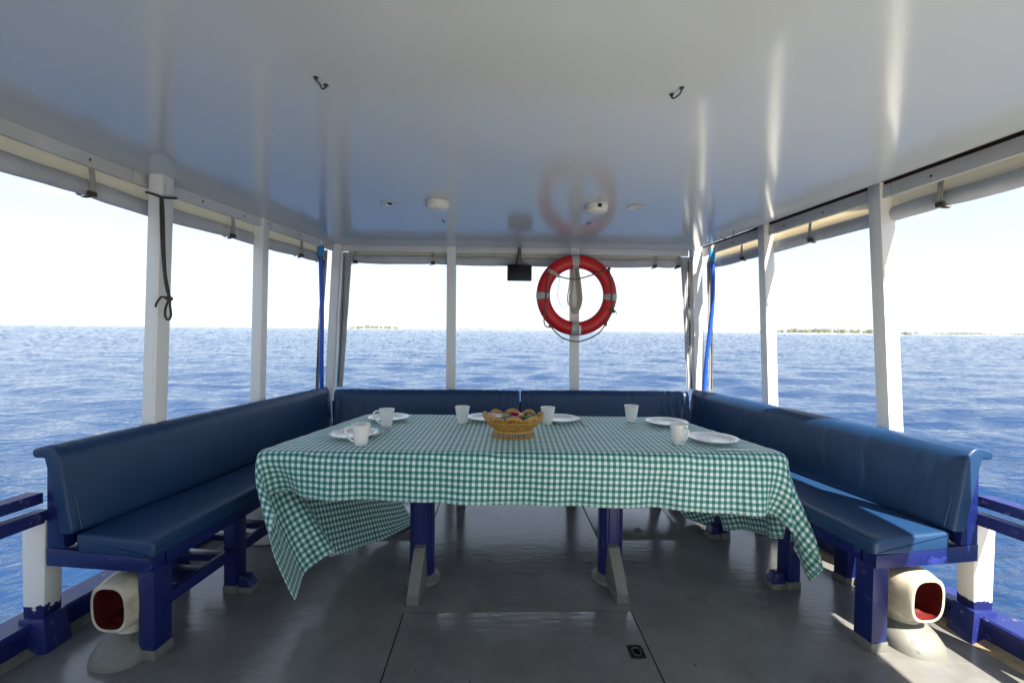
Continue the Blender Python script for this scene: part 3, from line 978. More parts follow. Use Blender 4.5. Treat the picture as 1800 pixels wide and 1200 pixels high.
    for y in (2.36, 2.95, 3.48):
        b_ = B()
        b_.hexa([mp_(.37, y, .03), mp_(.44, y, .03), mp_(.44, y + .08, .03), mp_(.37, y + .08, .03),
                 mp_(.37, y, .3745), mp_(.44, y, .3745), mp_(.44, y + .08, .3745), mp_(.37, y + .08, .3745)], .004)
        lg = b_.build('leg', M_blue, root)
        b_ = B()
        b_.hexa([mp_(.365, y - .005, .0), mp_(.445, y - .005, .0), mp_(.445, y + .085, .0), mp_(.365, y + .085, .0),
                 mp_(.367, y - .003, .036), mp_(.443, y - .003, .036), mp_(.443, y + .083, .036), mp_(.367, y + .083, .036)], .003)
        b_.build('foot_cap', M_grey, lg)
    if sgn < 0:   # shelf of slats under the left bench
        b_ = B()
        b_.hexa([mp_(.005, 1.975, .19), mp_(.040, 1.975, .19), mp_(.040, 3.5, .19), mp_(.005, 3.5, .19),
                 mp_(.005, 1.975, .24), mp_(.040, 1.975, .24), mp_(.040, 3.5, .24), mp_(.005, 3.5, .24)], .003)
        b_.build('stretcher', M_blue, root)
        for y in (1.99, 2.14, 2.29, 2.50, 2.66):
            b_ = B()
            b_.hexa([mp_(.041, y, .20), mp_(.37, y, .20), mp_(.37, y + .055, .20), mp_(.041, y + .055, .20),
                     mp_(.041, y, .232), mp_(.37, y, .232), mp_(.37, y + .055, .232), mp_(.041, y + .055, .232)], .003)
            b_.build('shelf_slat', M_blue, root)
    # cushions
    sc_ = cushion(densify(SEATP, .03), Y0 - .01, Y1, mp_, .016, 70, .006, .0010, 3 + sgn).build('seat_cushion', M_vinyl, root, 44)
    bc_ = cushion(densify(BACK, .03), Y0 - .02, Y1 + .02, mp_, .010, 170, .006, .0010, 9 + sgn).build('backrest_cushion', M_vinyl, root, 44)
    # stitched seams on the cushion ends
    pts = [mp_(-.0135 + .005, y, .500) for y in np.linspace(Y0 + .01, Y1 - .02, 40)]
    B().tube(pts, .0016, 5, False, 0).build('seam', M_thread, sc_)
    pts = [mp_(.343 + .078 * q, Y0 + .012, .53 + .33 * q) for q in np.linspace(0, 1, 12)]
    pts = [p_ + Vector((-sgn * .004, 0, 0)) for p_ in pts]
    B().tube(pts, .0018, 5, False, 0).build('seam', M_thread, bc_)
    return root


side_bench(-1, 'left', 'long navy cushioned bench down the left side with blue slatted shelf underneath')
side_bench(1, 'right', 'long navy cushioned bench down the right side with sunlit backrest top')

# stern bench
SB = thing('bench', 'navy cushioned bench across the stern behind the table with split backrest', 'bench', (0, 3.7, 0), 'navy cushioned benches round the table')


def stern_map(o, s, z):
    return Vector((s, 3.40 + o, z))


STB = round_poly([(.385, .515), (.430, .838), (.462, .868), (.532, .855), (.527, .820), (.490, .822), (.445, .515)], [.02, .03, .03, .016, .016, .006, .015])
STS = round_poly([(-.012, .432), (-.012, .500), (.385, .512), (.385, .432)], [.012, .03, .014, .01])
for s0, s1, sdn in ((-1.48, .075, 21), (.085, 1.525, 22)):
    cushion(densify(STB, .03), s0, s1, stern_map, .010, 150, .006, .0013, sdn).build('backrest_cushion', M_vinyl, SB, 44)
cushion(densify(STS, .03), -1.19, 1.20, stern_map, .016, 60, .006, .001, 25).build('seat_cushion', M_vinyl, SB, 44)
B().box((0, 3.42, .403), (2.4, .035, .056), None, .003).build('front_rail', M_blue, SB)
B().box((0, 3.86, .70), (3.0, .02, .14), None, .003).build('back_rail', M_blue, SB)
for x in (-1.15, -.39, .47, 1.15):
    b_ = B(); b_.box((x, 3.535, .20), (.062, .065, .35), None, .004)
    lg = b_.build('leg', M_blue, SB)
    B().box((x, 3.535, .019), (.068, .071, .038), None, .003).build('foot_cap', M_grey, lg)

# ------------------------------------------------------------------ side rails near the camera
for sgn, side in ((-1, 'left'), (1, 'right')):
    rt_ = thing('side_railing', f'double blue side rail on a white stanchion at the near {side} end of the bench', 'railing', (sgn * 2.07, 1.9, 0), 'blue rails along the boat side')
    dx = .02 if sgn > 0 else 0
    dz = -.015 if sgn > 0 else 0
    B().loft([[(sgn * (x - .032), y, z - .0225), (sgn * (x + .032), y, z - .0225), (sgn * (x + .032), y, z + .0225), (sgn * (x - .032), y, z + .0225)] for x, y, z in ((2.17 + dx, .2, .685 + dz), (2.115 + dx, 1.3, .665 + dz), (2.06 + dx, 1.965, .650 + dz))]).build('top_rail', M_bluewood, rt_)
    B().loft([[(sgn * (x - .022), y, z - .026), (sgn * (x + .022), y, z - .026), (sgn * (x + .022), y, z + .026), (sgn * (x - .022), y, z + .026)] for x, y, z in ((2.15 + dx, .2, .605 + dz), (2.085 + dx, 1.3, .590 + dz), (2.025 + dx, 1.965, .576 + dz))]).build('middle_rail', M_bluewood, rt_)
    b_ = B()
    xt_, xb_ = 2.05 + dx, 2.065 + dx
    b_.hexa([(sgn * (xb_ - .042), 1.955, .115), (sgn * (xb_ + .045), 1.955, .115), (sgn * (xb_ + .045), 2.035, .115), (sgn * (xb_ - .042), 2.035, .115),
             (sgn * (xt_ - .050), 1.945, .56 + dz), (sgn * (xt_ + .050), 1.945, .56 + dz), (sgn * (xt_ + .050), 2.025, .56 + dz), (sgn * (xt_ - .050), 2.025, .56 + dz)], .008)
    b_.build('stanchion', M_stanchion, rt_)
    b_ = B()
    b_.hexa([(sgn * (xb_ - .075), 1.93, -.005), (sgn * (xb_ + .05), 1.93, -.005), (sgn * (xb_ + .05), 2.05, -.005), (sgn * (xb_ - .075), 2.05, -.005),
             (sgn * (xb_ - .055), 1.94, .142), (sgn * (xb_ + .05), 1.94, .142), (sgn * (xb_ + .05), 2.04, .142), (sgn * (xb_ - .055), 2.04, .142)], .006)
    b_.build('stanchion_foot', M_bluewood, rt_)

# ------------------------------------------------------------------ table
TB = thing('table', 'long dining table on two blue pedestal legs under the gingham cloth', 'table', (0, 2.8, 0))
b_ = B()
top = [(-1.30, 2.335), (1.37, 2.325), (1.18, 3.175), (1.045, 3.278), (-1.065, 3.348)]
b_.loft([[(x, y, .712) for x, y in top], [(x, y, .744) for x, y in top]])
b_.build('tabletop', M_white, TB)
for x, sgn in ((-.518, -1), (.525, 1)):
    b_ = B(); b_.lathe([(.0705, .0), (.0705, .712)], (0, 0, 0), 8)
    bmesh.ops.bevel(b_.bm, geom=[e_ for e_ in b_.bm.edges if abs(e_.verts[0].co.z - e_.verts[1].co.z) > .5], offset=.008, segments=2, affect='EDGES')
    bmesh.ops.transform(b_.bm, matrix=Matrix.Translation((x, 2.50, 0)) @ Matrix.Rotation(math.pi / 8, 4, 'Z'), verts=b_.bm.verts[:])
    lg = b_.build('leg', M_blue, TB, 30)
    B().lathe([(.100, .001), (.096, .018), (.070, .034), (.067, .040)], (x, 2.50, 0), 24, cap0=False, cap1=False).build('foot_collar', M_grey, lg)
    b_ = B()
    xf, xk = x + sgn * .008, x - sgn * .008
    w = .030
    b_.hexa([(xf - w, 2.25, .001), (xf + w, 2.25, .001), (xk + w, 2.46, .001), (xk - w, 2.46, .001),
             (xf - w, 2.25, .045), (xf + w, 2.25, .045), (xk + w, 2.46, .045), (xk - w, 2.46, .045)], .0)
    b_.hexa([(xf - w + .001, 2.2505, .045), (xf + w - .001, 2.2505, .045), (xk + w - .001, 2.46, .045), (xk - w + .001, 2.46, .045),
             (x - w, 2.405, .215), (x + w, 2.405, .215), (x + w - .001, 2.46, .225), (x - w + .001, 2.46, .225)], .003)
    b_.build('knee_brace', M_grey, lg)

# ------------------------------------------------------------------ tablecloth
CL_F, CL_D, CL_N, CL_L, CL_W = .18, 1.44, 200, .545, 3.72
WL, WY, WY2, WR, KX, KF = 3.0, -2.0, 1.3, 3.6, .45, -1
def drape_cloth():
    """Gingham cloth let fall over the table top: position-based cloth, rest coordinates kept as UV."""
    h = 0.03
    ang = math.radians(-1.95)
    e1 = np.array([math.cos(ang), math.sin(ang)]); e2 = np.array([-math.sin(ang), math.cos(ang)])
    org = np.array([-1.355 - CL_L, 2.29 - CL_F])
    nx, ny = int(round(CL_W / h)) + 1, int(round(CL_D / h)) + 1
    J, I = np.meshgrid(np.arange(nx), np.arange(ny))
    UV = np.stack([J * h, I * h], -1).reshape(-1, 2)
    XY = org + UV[:, :1] * e1 + UV[:, 1:] * e2
    out = np.array([(-1.355, 2.29), (1.42, 2.28), (1.20, 3.19), (1.06, 3.30), (-1.08, 3.37)])
    nrm, off = [], []
    for a, b in zip(out, np.roll(out, -1, 0)):
        d = (b - a) / np.linalg.norm(b - a); n = np.array([d[1], -d[0]])
        nrm.append(n); off.append(n @ a)
    nrm = np.array(nrm); off = np.array(off)
    sd = lambda p: (p @ nrm.T - off)
    rng = np.random.default_rng(4)
    P = np.zeros((nx * ny, 3)); P[:, :2] = XY; P[:, 2] = 0.756
    s0 = sd(XY).max(1)
    fixed = s0 < -0.012
    # slack: small irregularities so that folds do not come out symmetric
    P[:, 2] += np.where(fixed, 0, rng.normal(0, .004, len(P)))
    idx = (I * nx + J)
    def pairs(di, dj, par):
        a = idx[max(0, -di):ny - max(0, di), max(0, -dj):nx - max(0, dj)]
        i0 = I[max(0, -di):ny - max(0, di), max(0, -dj):nx - max(0, dj)]
        j0 = J[max(0, -di):ny - max(0, di), max(0, -dj):nx - max(0, dj)]
        b = a + di * nx + dj
        m = par(i0, j0)
        res = []
        for k in (0, 1):
            mm = (m == k)
            A, Bx = a[mm], b[mm]
            keep = ~(fixed[A] & fixed[Bx])
            res.append((A[keep], Bx[keep]))
        return res
    G = []
    for di, dj, st, par in ((0, 1, 1, lambda i, j: j % 2), (1, 0, 1, lambda i, j: i % 2),
                            (1, 1, .35, lambda i, j: i % 2), (1, -1, .35, lambda i, j: i % 2),
                            (0, 2, .10, lambda i, j: (j // 2) % 2), (2, 0, .10, lambda i, j: (i // 2) % 2),
                            (0, 4, .05, lambda i, j: (j // 4) % 2), (4, 0, .05, lambda i, j: (i // 4) % 2)):
        L = h * math.hypot(di, dj)
        for A, Bx in pairs(di, dj, par):
            w1 = np.where(fixed[A], 0., 1.); w2 = np.where(fixed[Bx], 0., 1.); w = w1 + w2; w[w == 0] = 1
            G.append((A, Bx, L, (st * w1 / w)[:, None], (st * w2 / w)[:, None]))
    V = np.zeros_like(P); dt = 1 / 50.
    wl = np.clip((-1.30 - XY[:, 0]) / .5, 0, 1); wr = np.clip((XY[:, 0] - 1.42) / .4, 0, 1)
    for step in range(CL_N):
        t = min(1, step / 60)
        acc = np.zeros_like(P); acc[:, 2] = -9.8
        acc[:, 0] += t * (WL * wl + WR * wr)
        acc[:, 1] += t * (WY * wl - WY2 * wr)
        fr = np.clip((2.29 - XY[:, 1]) / .12, 0, 1) * (XY[:, 0] > -1.2) * (XY[:, 0] < 1.35)
        acc[:, 1] += t * fr * (.9 * np.sin(XY[:, 0] * 9.1 + 1.0) + 1.3 * np.sin(XY[:, 0] * 17.3 + 2.2) + 1.1 * np.sin(XY[:, 0] * 29.3) + .7 * np.sin(XY[:, 0] * 4.1))
        acc[fixed] = 0
        V = V * (.985 if step < CL_N * .6 else .93) + acc * dt
        Q = P + V * dt
        Q[fixed] = P[fixed]
        for it in range(10):
            for A, Bx, L, k1, k2 in G:
                d = Q[Bx] - Q[A]
                ln = np.sqrt((d * d).sum(1)) + 1e-9
                c = ((ln - L) / ln)[:, None] * d
                Q[A] += k1 * c; Q[Bx] -= k2 * c
            # table slab
            s = sd(Q[:, :2]); k = s.argmax(1); sm = s[np.arange(len(s)), k] - .004
            ins = (sm < 0) & (Q[:, 2] < .754) & (Q[:, 2] > .70) & ~fixed
            up = .754 - Q[:, 2]
            top = ins & (up < -sm)
            Q[top, 2] = .754
            sd_ = ins & ~top
            Q[sd_, :2] += nrm[k[sd_]] * (-sm[sd_])[:, None]
            Q[:, 2] = np.maximum(Q[:, 2], .02)
            # benches either side: the seat front edges
            xs = 1.47 - .12 * (Q[:, 1] - 2.3)
            b = (np.abs(Q[:, 0]) > xs) & (Q[:, 2] < .51) & (Q[:, 1] > 1.9)
            Q[b, 0] = np.sign(Q[b, 0]) * xs[b]
            if step > 30:
                m = (XY[:, 0] < -1.30) & ~fixed & (Q[:, 2] < .72)
                xe = -1.355 + .257 * np.maximum(Q[:, 1] - 2.29, -.3) * np.where(Q[:, 1] < 2.29, KF, 1) + KX * (.74 - Q[:, 2])
                m &= Q[:, 0] < xe
                Q[m, 0] = xe[m]
        V = (Q - P) / dt
        sp = np.linalg.norm(V, axis=1, keepdims=True); V *= np.minimum(1, 3 / (sp + 1e-9))
        P = Q
    faces = np.stack([idx[:-1, :-1], idx[:-1, 1:], idx[1:, 1:], idx[1:, :-1]], -1).reshape(-1, 4)
    return P, faces, UV


def build_cloth():
    P, F, UV = drape_cloth()
    me = bpy.data.meshes.new('tablecloth')
    me.from_pydata(P.tolist(), [], F.tolist())
    ul = me.uv_layers.new(name='UVMap')
    li = np.empty(len(me.loops), dtype=np.int32); me.loops.foreach_get('vertex_index', li)
    ul.data.foreach_set('uv', UV[li].astype(np.float32).ravel())
    o = link('tablecloth', me, M_cloth, None, None)
    sm_ = o.modifiers.new('smooth', 'SUBSURF'); sm_.levels = 1; sm_.render_levels = 1
    so = o.modifiers.new('thickness', 'SOLIDIFY'); so.thickness = .0012; so.offset = 1
    tag(o, 'green and white gingham cloth over the table, hanging longer at the left corner', 'tablecloth')


build_cloth()

# ------------------------------------------------------------------ table ware
Z_T = .7585


def mug_proto(handle=True):
    r_ = thing('mug', '', 'mug', (0, 0, 0), 'white mugs set out on the cloth')
    b_ = B()
    b_.lathe([(.030, .0), (.033, .002), (.0365, .03), (.0475, .108), (.0490, .112), (.0478, .1135), (.0462, .110), (.034, .03), (.030, .008)], (0, 0, 0), 36)
    b_.build('body', M_ceramic, r_, 50)
    if handle:
        b_ = B()
        b_.tube([(-.042, 0, .098), (-.062, 0, .100), (-.078, 0, .090), (-.080, 0, .072), (-.068, 0, .050), (-.050, 0, .030), (-.036, 0, .022)],
                lambda t_: .0056 + .0015 * abs(t_ - .5), 8, False, 5)
        b_.build('handle', M_ceramic, r_)
    return r_


mug = mug_proto()
MUGS = [
    (-.835, 2.430, 12, 'white mug nearest the front edge on the left, in front of a plate'),
    (-.812, 2.890, 8, 'white mug beside the rear plate at the left end of the table'),
    (-.343, 3.000, 90, 'white mug left of the sweet basket near the stern bench'),
    (.222, 2.995, 80, 'white mug just right of the sweet basket, beside a plate'),
    (.806, 3.080, 100, 'white mug standing alone between the basket and the right end plates'),
    (.893, 2.475, 225, 'white mug at the right front with its handle towards the camera'),
]
for k, (x, y, a, lab) in enumerate(MUGS):
    a = -a if a in (90, 80, 100) else (180 + a if False else a)
    if k == 0:
        mug.location = (x, y, Z_T); mug.rotation_euler = (0, 0, R(a)); mug['label'] = lab
    else:
        copy_thing(mug, (x, y, Z_T), R({2: -90, 3: -95, 4: -80, 5: 104}.get(k, a)), lab)

PL = [
    (-.931, 2.62, 'white plate at the front left behind the nearest mug'),
    (-.849, 3.10, 'white plate at the rear left corner of the table'),
    (-.185, 3.12, 'white plate half hidden behind the left of the sweet basket'),
    (.315, 3.09, 'white plate with a fork on its right, behind the basket'),
    (1.018, 2.99, 'white plate at the rear right corner of the table'),
    (1.112, 2.535, 'white plate at the front right with a knife before it'),
]
b_ = B()
b_.lathe([(.078, .0), (.080, .003), (.090, .005), (.118, .016), (.1355, .0245), (.1365, .0265), (.1345, .0272), (.112, .0205), (.092, .0105), (.085, .0085), (.02, .008)], (0, 0, 0), 56)
plate = b_.build('plate', M_china, None, 50)
tag(plate, PL[0][2], 'plate', 'white plates set out on the cloth')
plate.location = (PL[0][0], PL[0][1], Z_T)
for x, y, lab in PL[1:]:
    c = plate.copy(); COL.objects.link(c); c.location = (x, y, Z_T); c.rotation_euler = (0, 0, x * 3); c['label'] = lab

# fork by the rear right-of-basket plate
fk = B()
fk.tube([(0, -.11, .004), (0, -.04, .006), (0, .03, .010), (0, .06, .006)], lambda t_: .0045 - .0015 * t_, 8, False, 4)
fk.box((0, .072, .0055), (.020, .026, .0022), None, .0008)
for i in range(4):
    fk.box((-.0078 + i * .0052, .105, .0062), (.0026, .044, .002), None, .0006)
fo = fk.build('fork', M_steel)
tag(fo, 'steel fork lying right of the plate behind the basket', 'fork')
fo.location = (.462, 3.03, Z_T); fo.rotation_euler = (0, 0, R(2))
kn = B()
kn.box((-.055, 0, .004), (.105, .011, .006), None, .0025)
kn.hexa([(0, -.008, .0012), (.115, -.004, .0012), (.118, .004, .0012), (0, .008, .0012), (0, -.008, .0028), (.115, -.004, .0028), (.118, .004, .0028), (0, .008, .0028)], .0004)
ko = kn.build('knife', M_steel)
tag(ko, 'steel table knife lying in front of the right plate', 'knife')
ko.location = (1.145, 2.345, Z_T)
fo2 = fo.copy(); COL.objects.link(fo2); fo2.location = (.915, 2.90, Z_T); fo2.rotation_euler = (0, 0, R(-8)); fo2['label'] = 'steel fork lying left of the rear right plate'
kn2 = ko.copy(); COL.objects.link(kn2); kn2.location = (-.80, 2.70, Z_T); kn2.rotation_euler = (0, 0, R(78)); kn2['label'] = 'steel table knife beside the front left plate'


# ------------------------------------------------------------------ basket of sweets
def build_basket():
    cx_, cy_ = -.018, 2.66
    r_ = thing('basket', 'tan plastic lattice basket with scalloped rim in the middle of the table', 'basket', (cx_, cy_, Z_T))
    AX, AY = 1.0, .80

    def rad(z):   # outer radius by height
        tab = [(0, .128), (.008, .130), (.030, .116), (.040, .112), (.055, .128), (.085, .160), (.105, .174), (.125, .180)]
        return lerp_tab(tab, z)

    def pt(a, z, dr=0):
        q = rad(z) + dr
        return Vector((cx_ + AX * q * math.cos(a), cy_ + AY * q * math.sin(a), Z_T + z))
    N = 96

    def band(z0, z1, name, th=.0028, k=3):
        b_ = B(); rings = []
        zs = list(np.linspace(z0, z1, k))
        sec = [(z, 0) for z in zs] + [(z, -th) for z in reversed(zs)]
        b_.loft([[pt(2 * math.pi * i / N, z, d) for z, d in sec] for i in range(N)], closed=True)
        return b_.build(name, M_basket, r_, 50)
    band(.0, .008, 'foot_ring'); band(.030, .058, 'waist_band', k=4)
    band(.084, .096, 'upper_band')
    bars = B()
    for i in range(44):
        a = 2 * math.pi * i / 44
        bars.beam(pt(a, .007, -.0015), pt(a, .031, -.0015), .006, .003, up=(math.cos(a), math.sin(a), 0), bevel=0)
    bars.build('foot_bars', M_basket, r_)
    lat = B()
    for i in range(32):
        for s_ in (-1, 1):
            a0 = 2 * math.pi * i / 32; a1 = a0 + s_ * 2 * math.pi / 32
            lat.beam(pt(a0, .057, -.0012 - .0006 * s_), pt(a1, .085, -.0012 - .0006 * s_), .0058, .0026,
                     up=(math.cos(a0), math.sin(a0), 0), bevel=0)
    lat.build('lattice', M_basket, r_)
    # scalloped rim: thin leaves with a rolled edge and pierced holes between ribs
    rim, roll, ribs = B(), B(), B()
    rings = []
    edge = []
    for i in range(192):
        a = 2 * math.pi * i / 192
        zt = .104 + .030 * abs(math.sin(a * 5)) ** .75
        zm = .096 + (zt - .096) * .62
        rings.append([pt(a, zm, 0), pt(a, zt, 0), pt(a, zt, -.0026), pt(a, zm, -.0026)])
        edge.append(pt(a, zt, -.001))
    rim.loft(rings, closed=True).build('scalloped_rim', M_basket, r_, 50)
    roll.tube(edge, .0026, 6, True, 0).build('rim_bead', M_basket, r_)
    for i in range(80):
        a = 2 * math.pi * (i + .5) / 80
        zt = .104 + .030 * abs(math.sin(a * 5)) ** .75
        zm = .096 + (zt - .096) * .62
        ribs.beam(pt(a, .095, -.0013), pt(a, zm + .001, -.0013), .0050, .0024, up=(math.cos(a), math.sin(a), 0), bevel=0)
    ribs.build('rim_ribs', M_basket, r_)
    b_ = B()
    b_.lathe([(.001, .040), (.105, .040), (.108, .043), (.001, .043)], (cx_, cy_, Z_T), 40, AX, AY, False, False)
    b_.build('floor', M_basket, r_)
    return cx_, cy_


bx, by = build_basket()
FOILS = {}


def foil(name, col, metal=.35, rough=.28):
    if name not in FOILS:
        FOILS[name] = paint('foil_' + name, col, rough, tuple(c * .6 for c in col), nscale=60, metal=metal, bump=.002, bscale=120)
    return FOILS[name]


def sweet(x, y, z, rz, tilt, L, W, H, col, label):
    H *= .72; W *= .92
    b_ = B()
    rings = []
    for s_ in np.linspace(-1, 1, 13):
        t_ = abs(s_)
        w = W / 2 * (1 if t_ < .62 else (1 - .62 * (t_ - .62) / .13 if t_ < .75 else .38 + .5 * (t_ - .75) / .25))
        h_ = H / 2 * (1 if t_ < .55 else max(.10, 1 - (t_ - .55) / .2 * .9))
        rings.append([(s_ * L / 2, w * math.copysign(abs(math.cos(a)) ** .35, math.cos(a)), h_ * math.copysign(abs(math.sin(a)) ** .35, math.sin(a))) for a in [2 * math.pi * k / 12 for k in range(12)]])
    b_.loft(rings)
    o = b_.build('sweet', foil(*col), None, 50)
    o.location = (bx + x, by + y, Z_T + z); o.rotation_euler = (R(tilt), R(tilt * .6), R(rz))
    tag(o, label, 'sweet', 'wrapped sweets in the basket')


GRN, YEL, REDF, PUR, ORG, SIL, DKG = ('green', (.02, .20, .03)), ('yellow', (.45, .42, .03)), ('red', (.42, .01, .03)), ('purple', (.10, .02, .22)), ('orange', (.62, .20, .01)), ('silver', (.62, .68, .70), .8), ('dark_green', (.012, .10, .03))
for args in [
    (-.085, -.01, .108, 25, 10, .085, .030, .022, SIL, 'silver wrapped sweet at the left of the basket'),
    (-.045, .03, .112, -10, -12, .080, .036, .022, YEL, 'yellow green wrapped sweet beside the silver one'),
    (-.060, -.05, .100, 40, 8, .085, .034, .022, DKG, 'dark green wrapped sweet at the left front of the basket'),
    (.010, .04, .122, 5, 14, .085, .034, .024, REDF, 'red wrapped sweet at the top middle of the pile'),
    (.045, .01, .118, 65, -18, .070, .034, .024, ORG, 'orange wrapped sweet between the red and green ones'),
    (.012, -.045, .110, 0, 12, .090, .036, .024, PUR, 'purple wrapped sweet at the front centre of the pile'),
    (.085, -.01, .112, 30, -15, .095, .042, .024, GRN, 'bright green wrapped sweet at the right of the basket'),
    (.075, .055, .118, 70, 25, .080, .036, .022, DKG, 'dark green wrapped sweet standing at the right back'),
    (-.02, -.01, .088, 15, 5, .085, .036, .024, REDF, 'dark red wrapped sweet low in the middle of the pile'),
    (-.02, .075, .105, -35, 5, .085, .034, .024, GRN, 'green wrapped sweet at the back of the basket'),
    (.045, -.06, .085, -25, 5, .080, .034, .022, ORG, 'orange wrapped sweet low at the front right'),
    (-.09, .04, .085, 80, 5, .080, .034, .022, PUR, 'purple wrapped sweet low at the left back'),
]:
    sweet(*args)

# ------------------------------------------------------------------ life ring
RC = Vector((.572, 3.985, 1.689)); RM, RT = .294, .060
LR = thing('life_ring', 'red life ring with grey bands and grab rope hanging on a stern post', 'life ring', RC)
b_ = B()
rings = []
for i in range(72):
    a = 2 * math.pi * i / 72
    d = Vector((math.cos(a), 0, math.sin(a)))
    rings.append([RC + d * (RM + RT * math.cos(q)) + Vector((0, -.82 * RT * math.sin(q), 0)) for q in [2 * math.pi * k / 20 for k in range(20)]])
b_.loft(rings, closed=True).build('ring', M_ring, LR, 60)
for a0, hw in ((93, .030), (182, .027), (-3, .027), (268, .034)):
    b_ = B(); rings = []
    for da in np.linspace(-hw / RM, hw / RM, 7):
        a = R(a0) + da
        d = Vector((math.cos(a), 0, math.sin(a)))
        rings.append([RC + d * (RM + (RT + .0022) * math.cos(q)) + Vector((0, -(.82 * RT + .0022) * math.sin(q), 0)) for q in [2 * math.pi * k / 20 for k in range(20)]])
    b_.loft(rings).build('reflective_band', M_band, LR, 60)
yf = 3.918
A_UL, A_UR, A_LR, A_LL = (.325, yf, 1.891), (.839, yf, 1.915), (.816, yf, 1.436), (.336, yf, 1.416)
rope = B()
rope.tube([A_UL, (.39, yf - .012, 1.853), (.425, yf, 1.838), (.55, yf + .004, 1.822), (.70, yf, 1.862), A_UR], .0058, 7)
rope.tube([A_UR, (.858, yf - .006, 1.785), (.868, yf - .006, 1.636), (.872, yf - .006, 1.561), (.85, yf - .004, 1.50), A_LR], .0058, 7)
rope.tube([A_LR, (.757, yf - .004, 1.36), (.658, yf, 1.305), (.558, yf, 1.284), (.432, yf, 1.322), A_LL], .0058, 7)
rope.tube([A_LL, (.312, yf - .006, 1.405), (.288, yf, 1.43), (.282, yf, 1.48), (.294, yf - .006, 1.629), (.302, yf - .006, 1.753), A_UL], .0058, 7)
rope.build('grab_rope', M_ropebr, LR)
kb = B()
for c_, r_ in ((A_UL, .014), (A_UR, .015), (A_LR, .016), (A_LL, .015), ((.872, yf - .008, 1.565), .017), ((.885, yf - .008, 1.545), .012)):
    kb.sphere(c_, r_, 1, .8, 1.1, 8, 6)
kb.tube([(.872, yf - .012, 1.565), (.84, yf - .014, 1.575), (.82, yf - .010, 1.563)], .004, 6)
kb.tube([(.872, yf - .012, 1.560), (.90, yf - .014, 1.55), (.905, yf - .010, 1.525)], .004, 6)
kb.build('knots', M_ropebr, LR)
ch = B()
for i in range(6):
    q = i / 5
    c_ = Vector(A_UL).lerp(Vector((.395, yf - .014, 1.845)), q)
    pts = [c_ + Vector((.012 * math.cos(a) , -.006 - .004 * math.cos(a), .012 * math.sin(a))) for a in [2 * math.pi * k / 8 for k in range(8)]]
    ch.tube(pts, .0042, 6, True, 2)
ch.build('lashing', M_ropewh, LR)
b_ = B(); b_.box((.594, yf + .004, 1.385), (.020, .012, .070), None, .004); b_.build('clip', M_pvc, LR)

# hank of pale rope on the post inside the ring
HK = thing('rope_hank', 'hank of pale rope hung on the post inside the life ring', 'rope', (.565, 4.05, 1.95))
b_ = B()
rr_ = random.Random(5)
for i in range(7):
    w = .030 + .030 * i / 6 + rr_.uniform(-.006, .006)
    zb = 1.575 - .035 * rr_.random() - .01 * (i % 3)
    cxh = .568 + rr_.uniform(-.008, .008)
    yy = 4.045 - .004 * i
    b_.tube([(cxh - .006, yy - .006, 1.945 - .01 * rr_.random()), (cxh - w * .55, yy - .004, 1.86), (cxh - w * .9, yy, 1.72), (cxh - w, yy, 1.64), (cxh - w * .5, yy, zb + .012), (cxh, yy, zb),
             (cxh + w * .55, yy, zb + .014), (cxh + w * .95, yy, 1.645), (cxh + w * .85, yy, 1.73), (cxh + w * .5, yy - .004, 1.87), (cxh + .006, yy - .006, 1.948)], .0050, 6, True, 4)
b_.build('loops', M_ropewh, HK)
b_ = B(); b_.tube([(.42, 3.965, 1.84), (.408, 3.99, 1.72), (.41, 4.0, 1.66), (.444, 4.01, 1.588), (.474, 4.02, 1.573), (.513, 4.03, 1.631), (.54, 4.04, 1.70)], .0022, 6)
b_.build('loose_strand', M_ropewh, HK)
b_ = B(); b_.tube([(.556, 4.072, 1.975), (.556, 4.02, 1.975), (.556, 4.008, 1.955), (.556, 4.025, 1.94)], .004, 6)
b_.build('hook', M_dksteel, HK)

# black floodlight under the stern roof edge
FL = thing('floodlight', 'square black floodlight hanging under the stern roof edge beside the life ring', 'floodlight', (.07, 4.05, 1.89))
b_ = B(); b_.box((.071, 4.045, 1.885), (.216, .050, .142), None, .008); b_.build('housing', M_black, FL)
b_ = B(); b_.box((.071, 4.018, 1.885), (.190, .004, .116), None, .001); b_.build('lens', M_glass, FL)
fins = B()
for i in range(9):
    fins.box((-.02 + i * .0227, 4.080, 1.885), (.005, .02, .12))
fins.build('fins', M_black, FL)
b_ = B()
b_.box((.071, 4.060, 1.985), (.05, .012, .07))
b_.box((.071, 4.055, 2.055), (.03, .006, .11))
b_.build('bracket', M_dksteel, FL)
B().tube([(.05, 4.05, 1.957), (.04, 4.03, 1.975), (.055, 4.04, 2.02), (.06, 4.06, 2.09)], .004, 6).build('cable', M_black, FL)


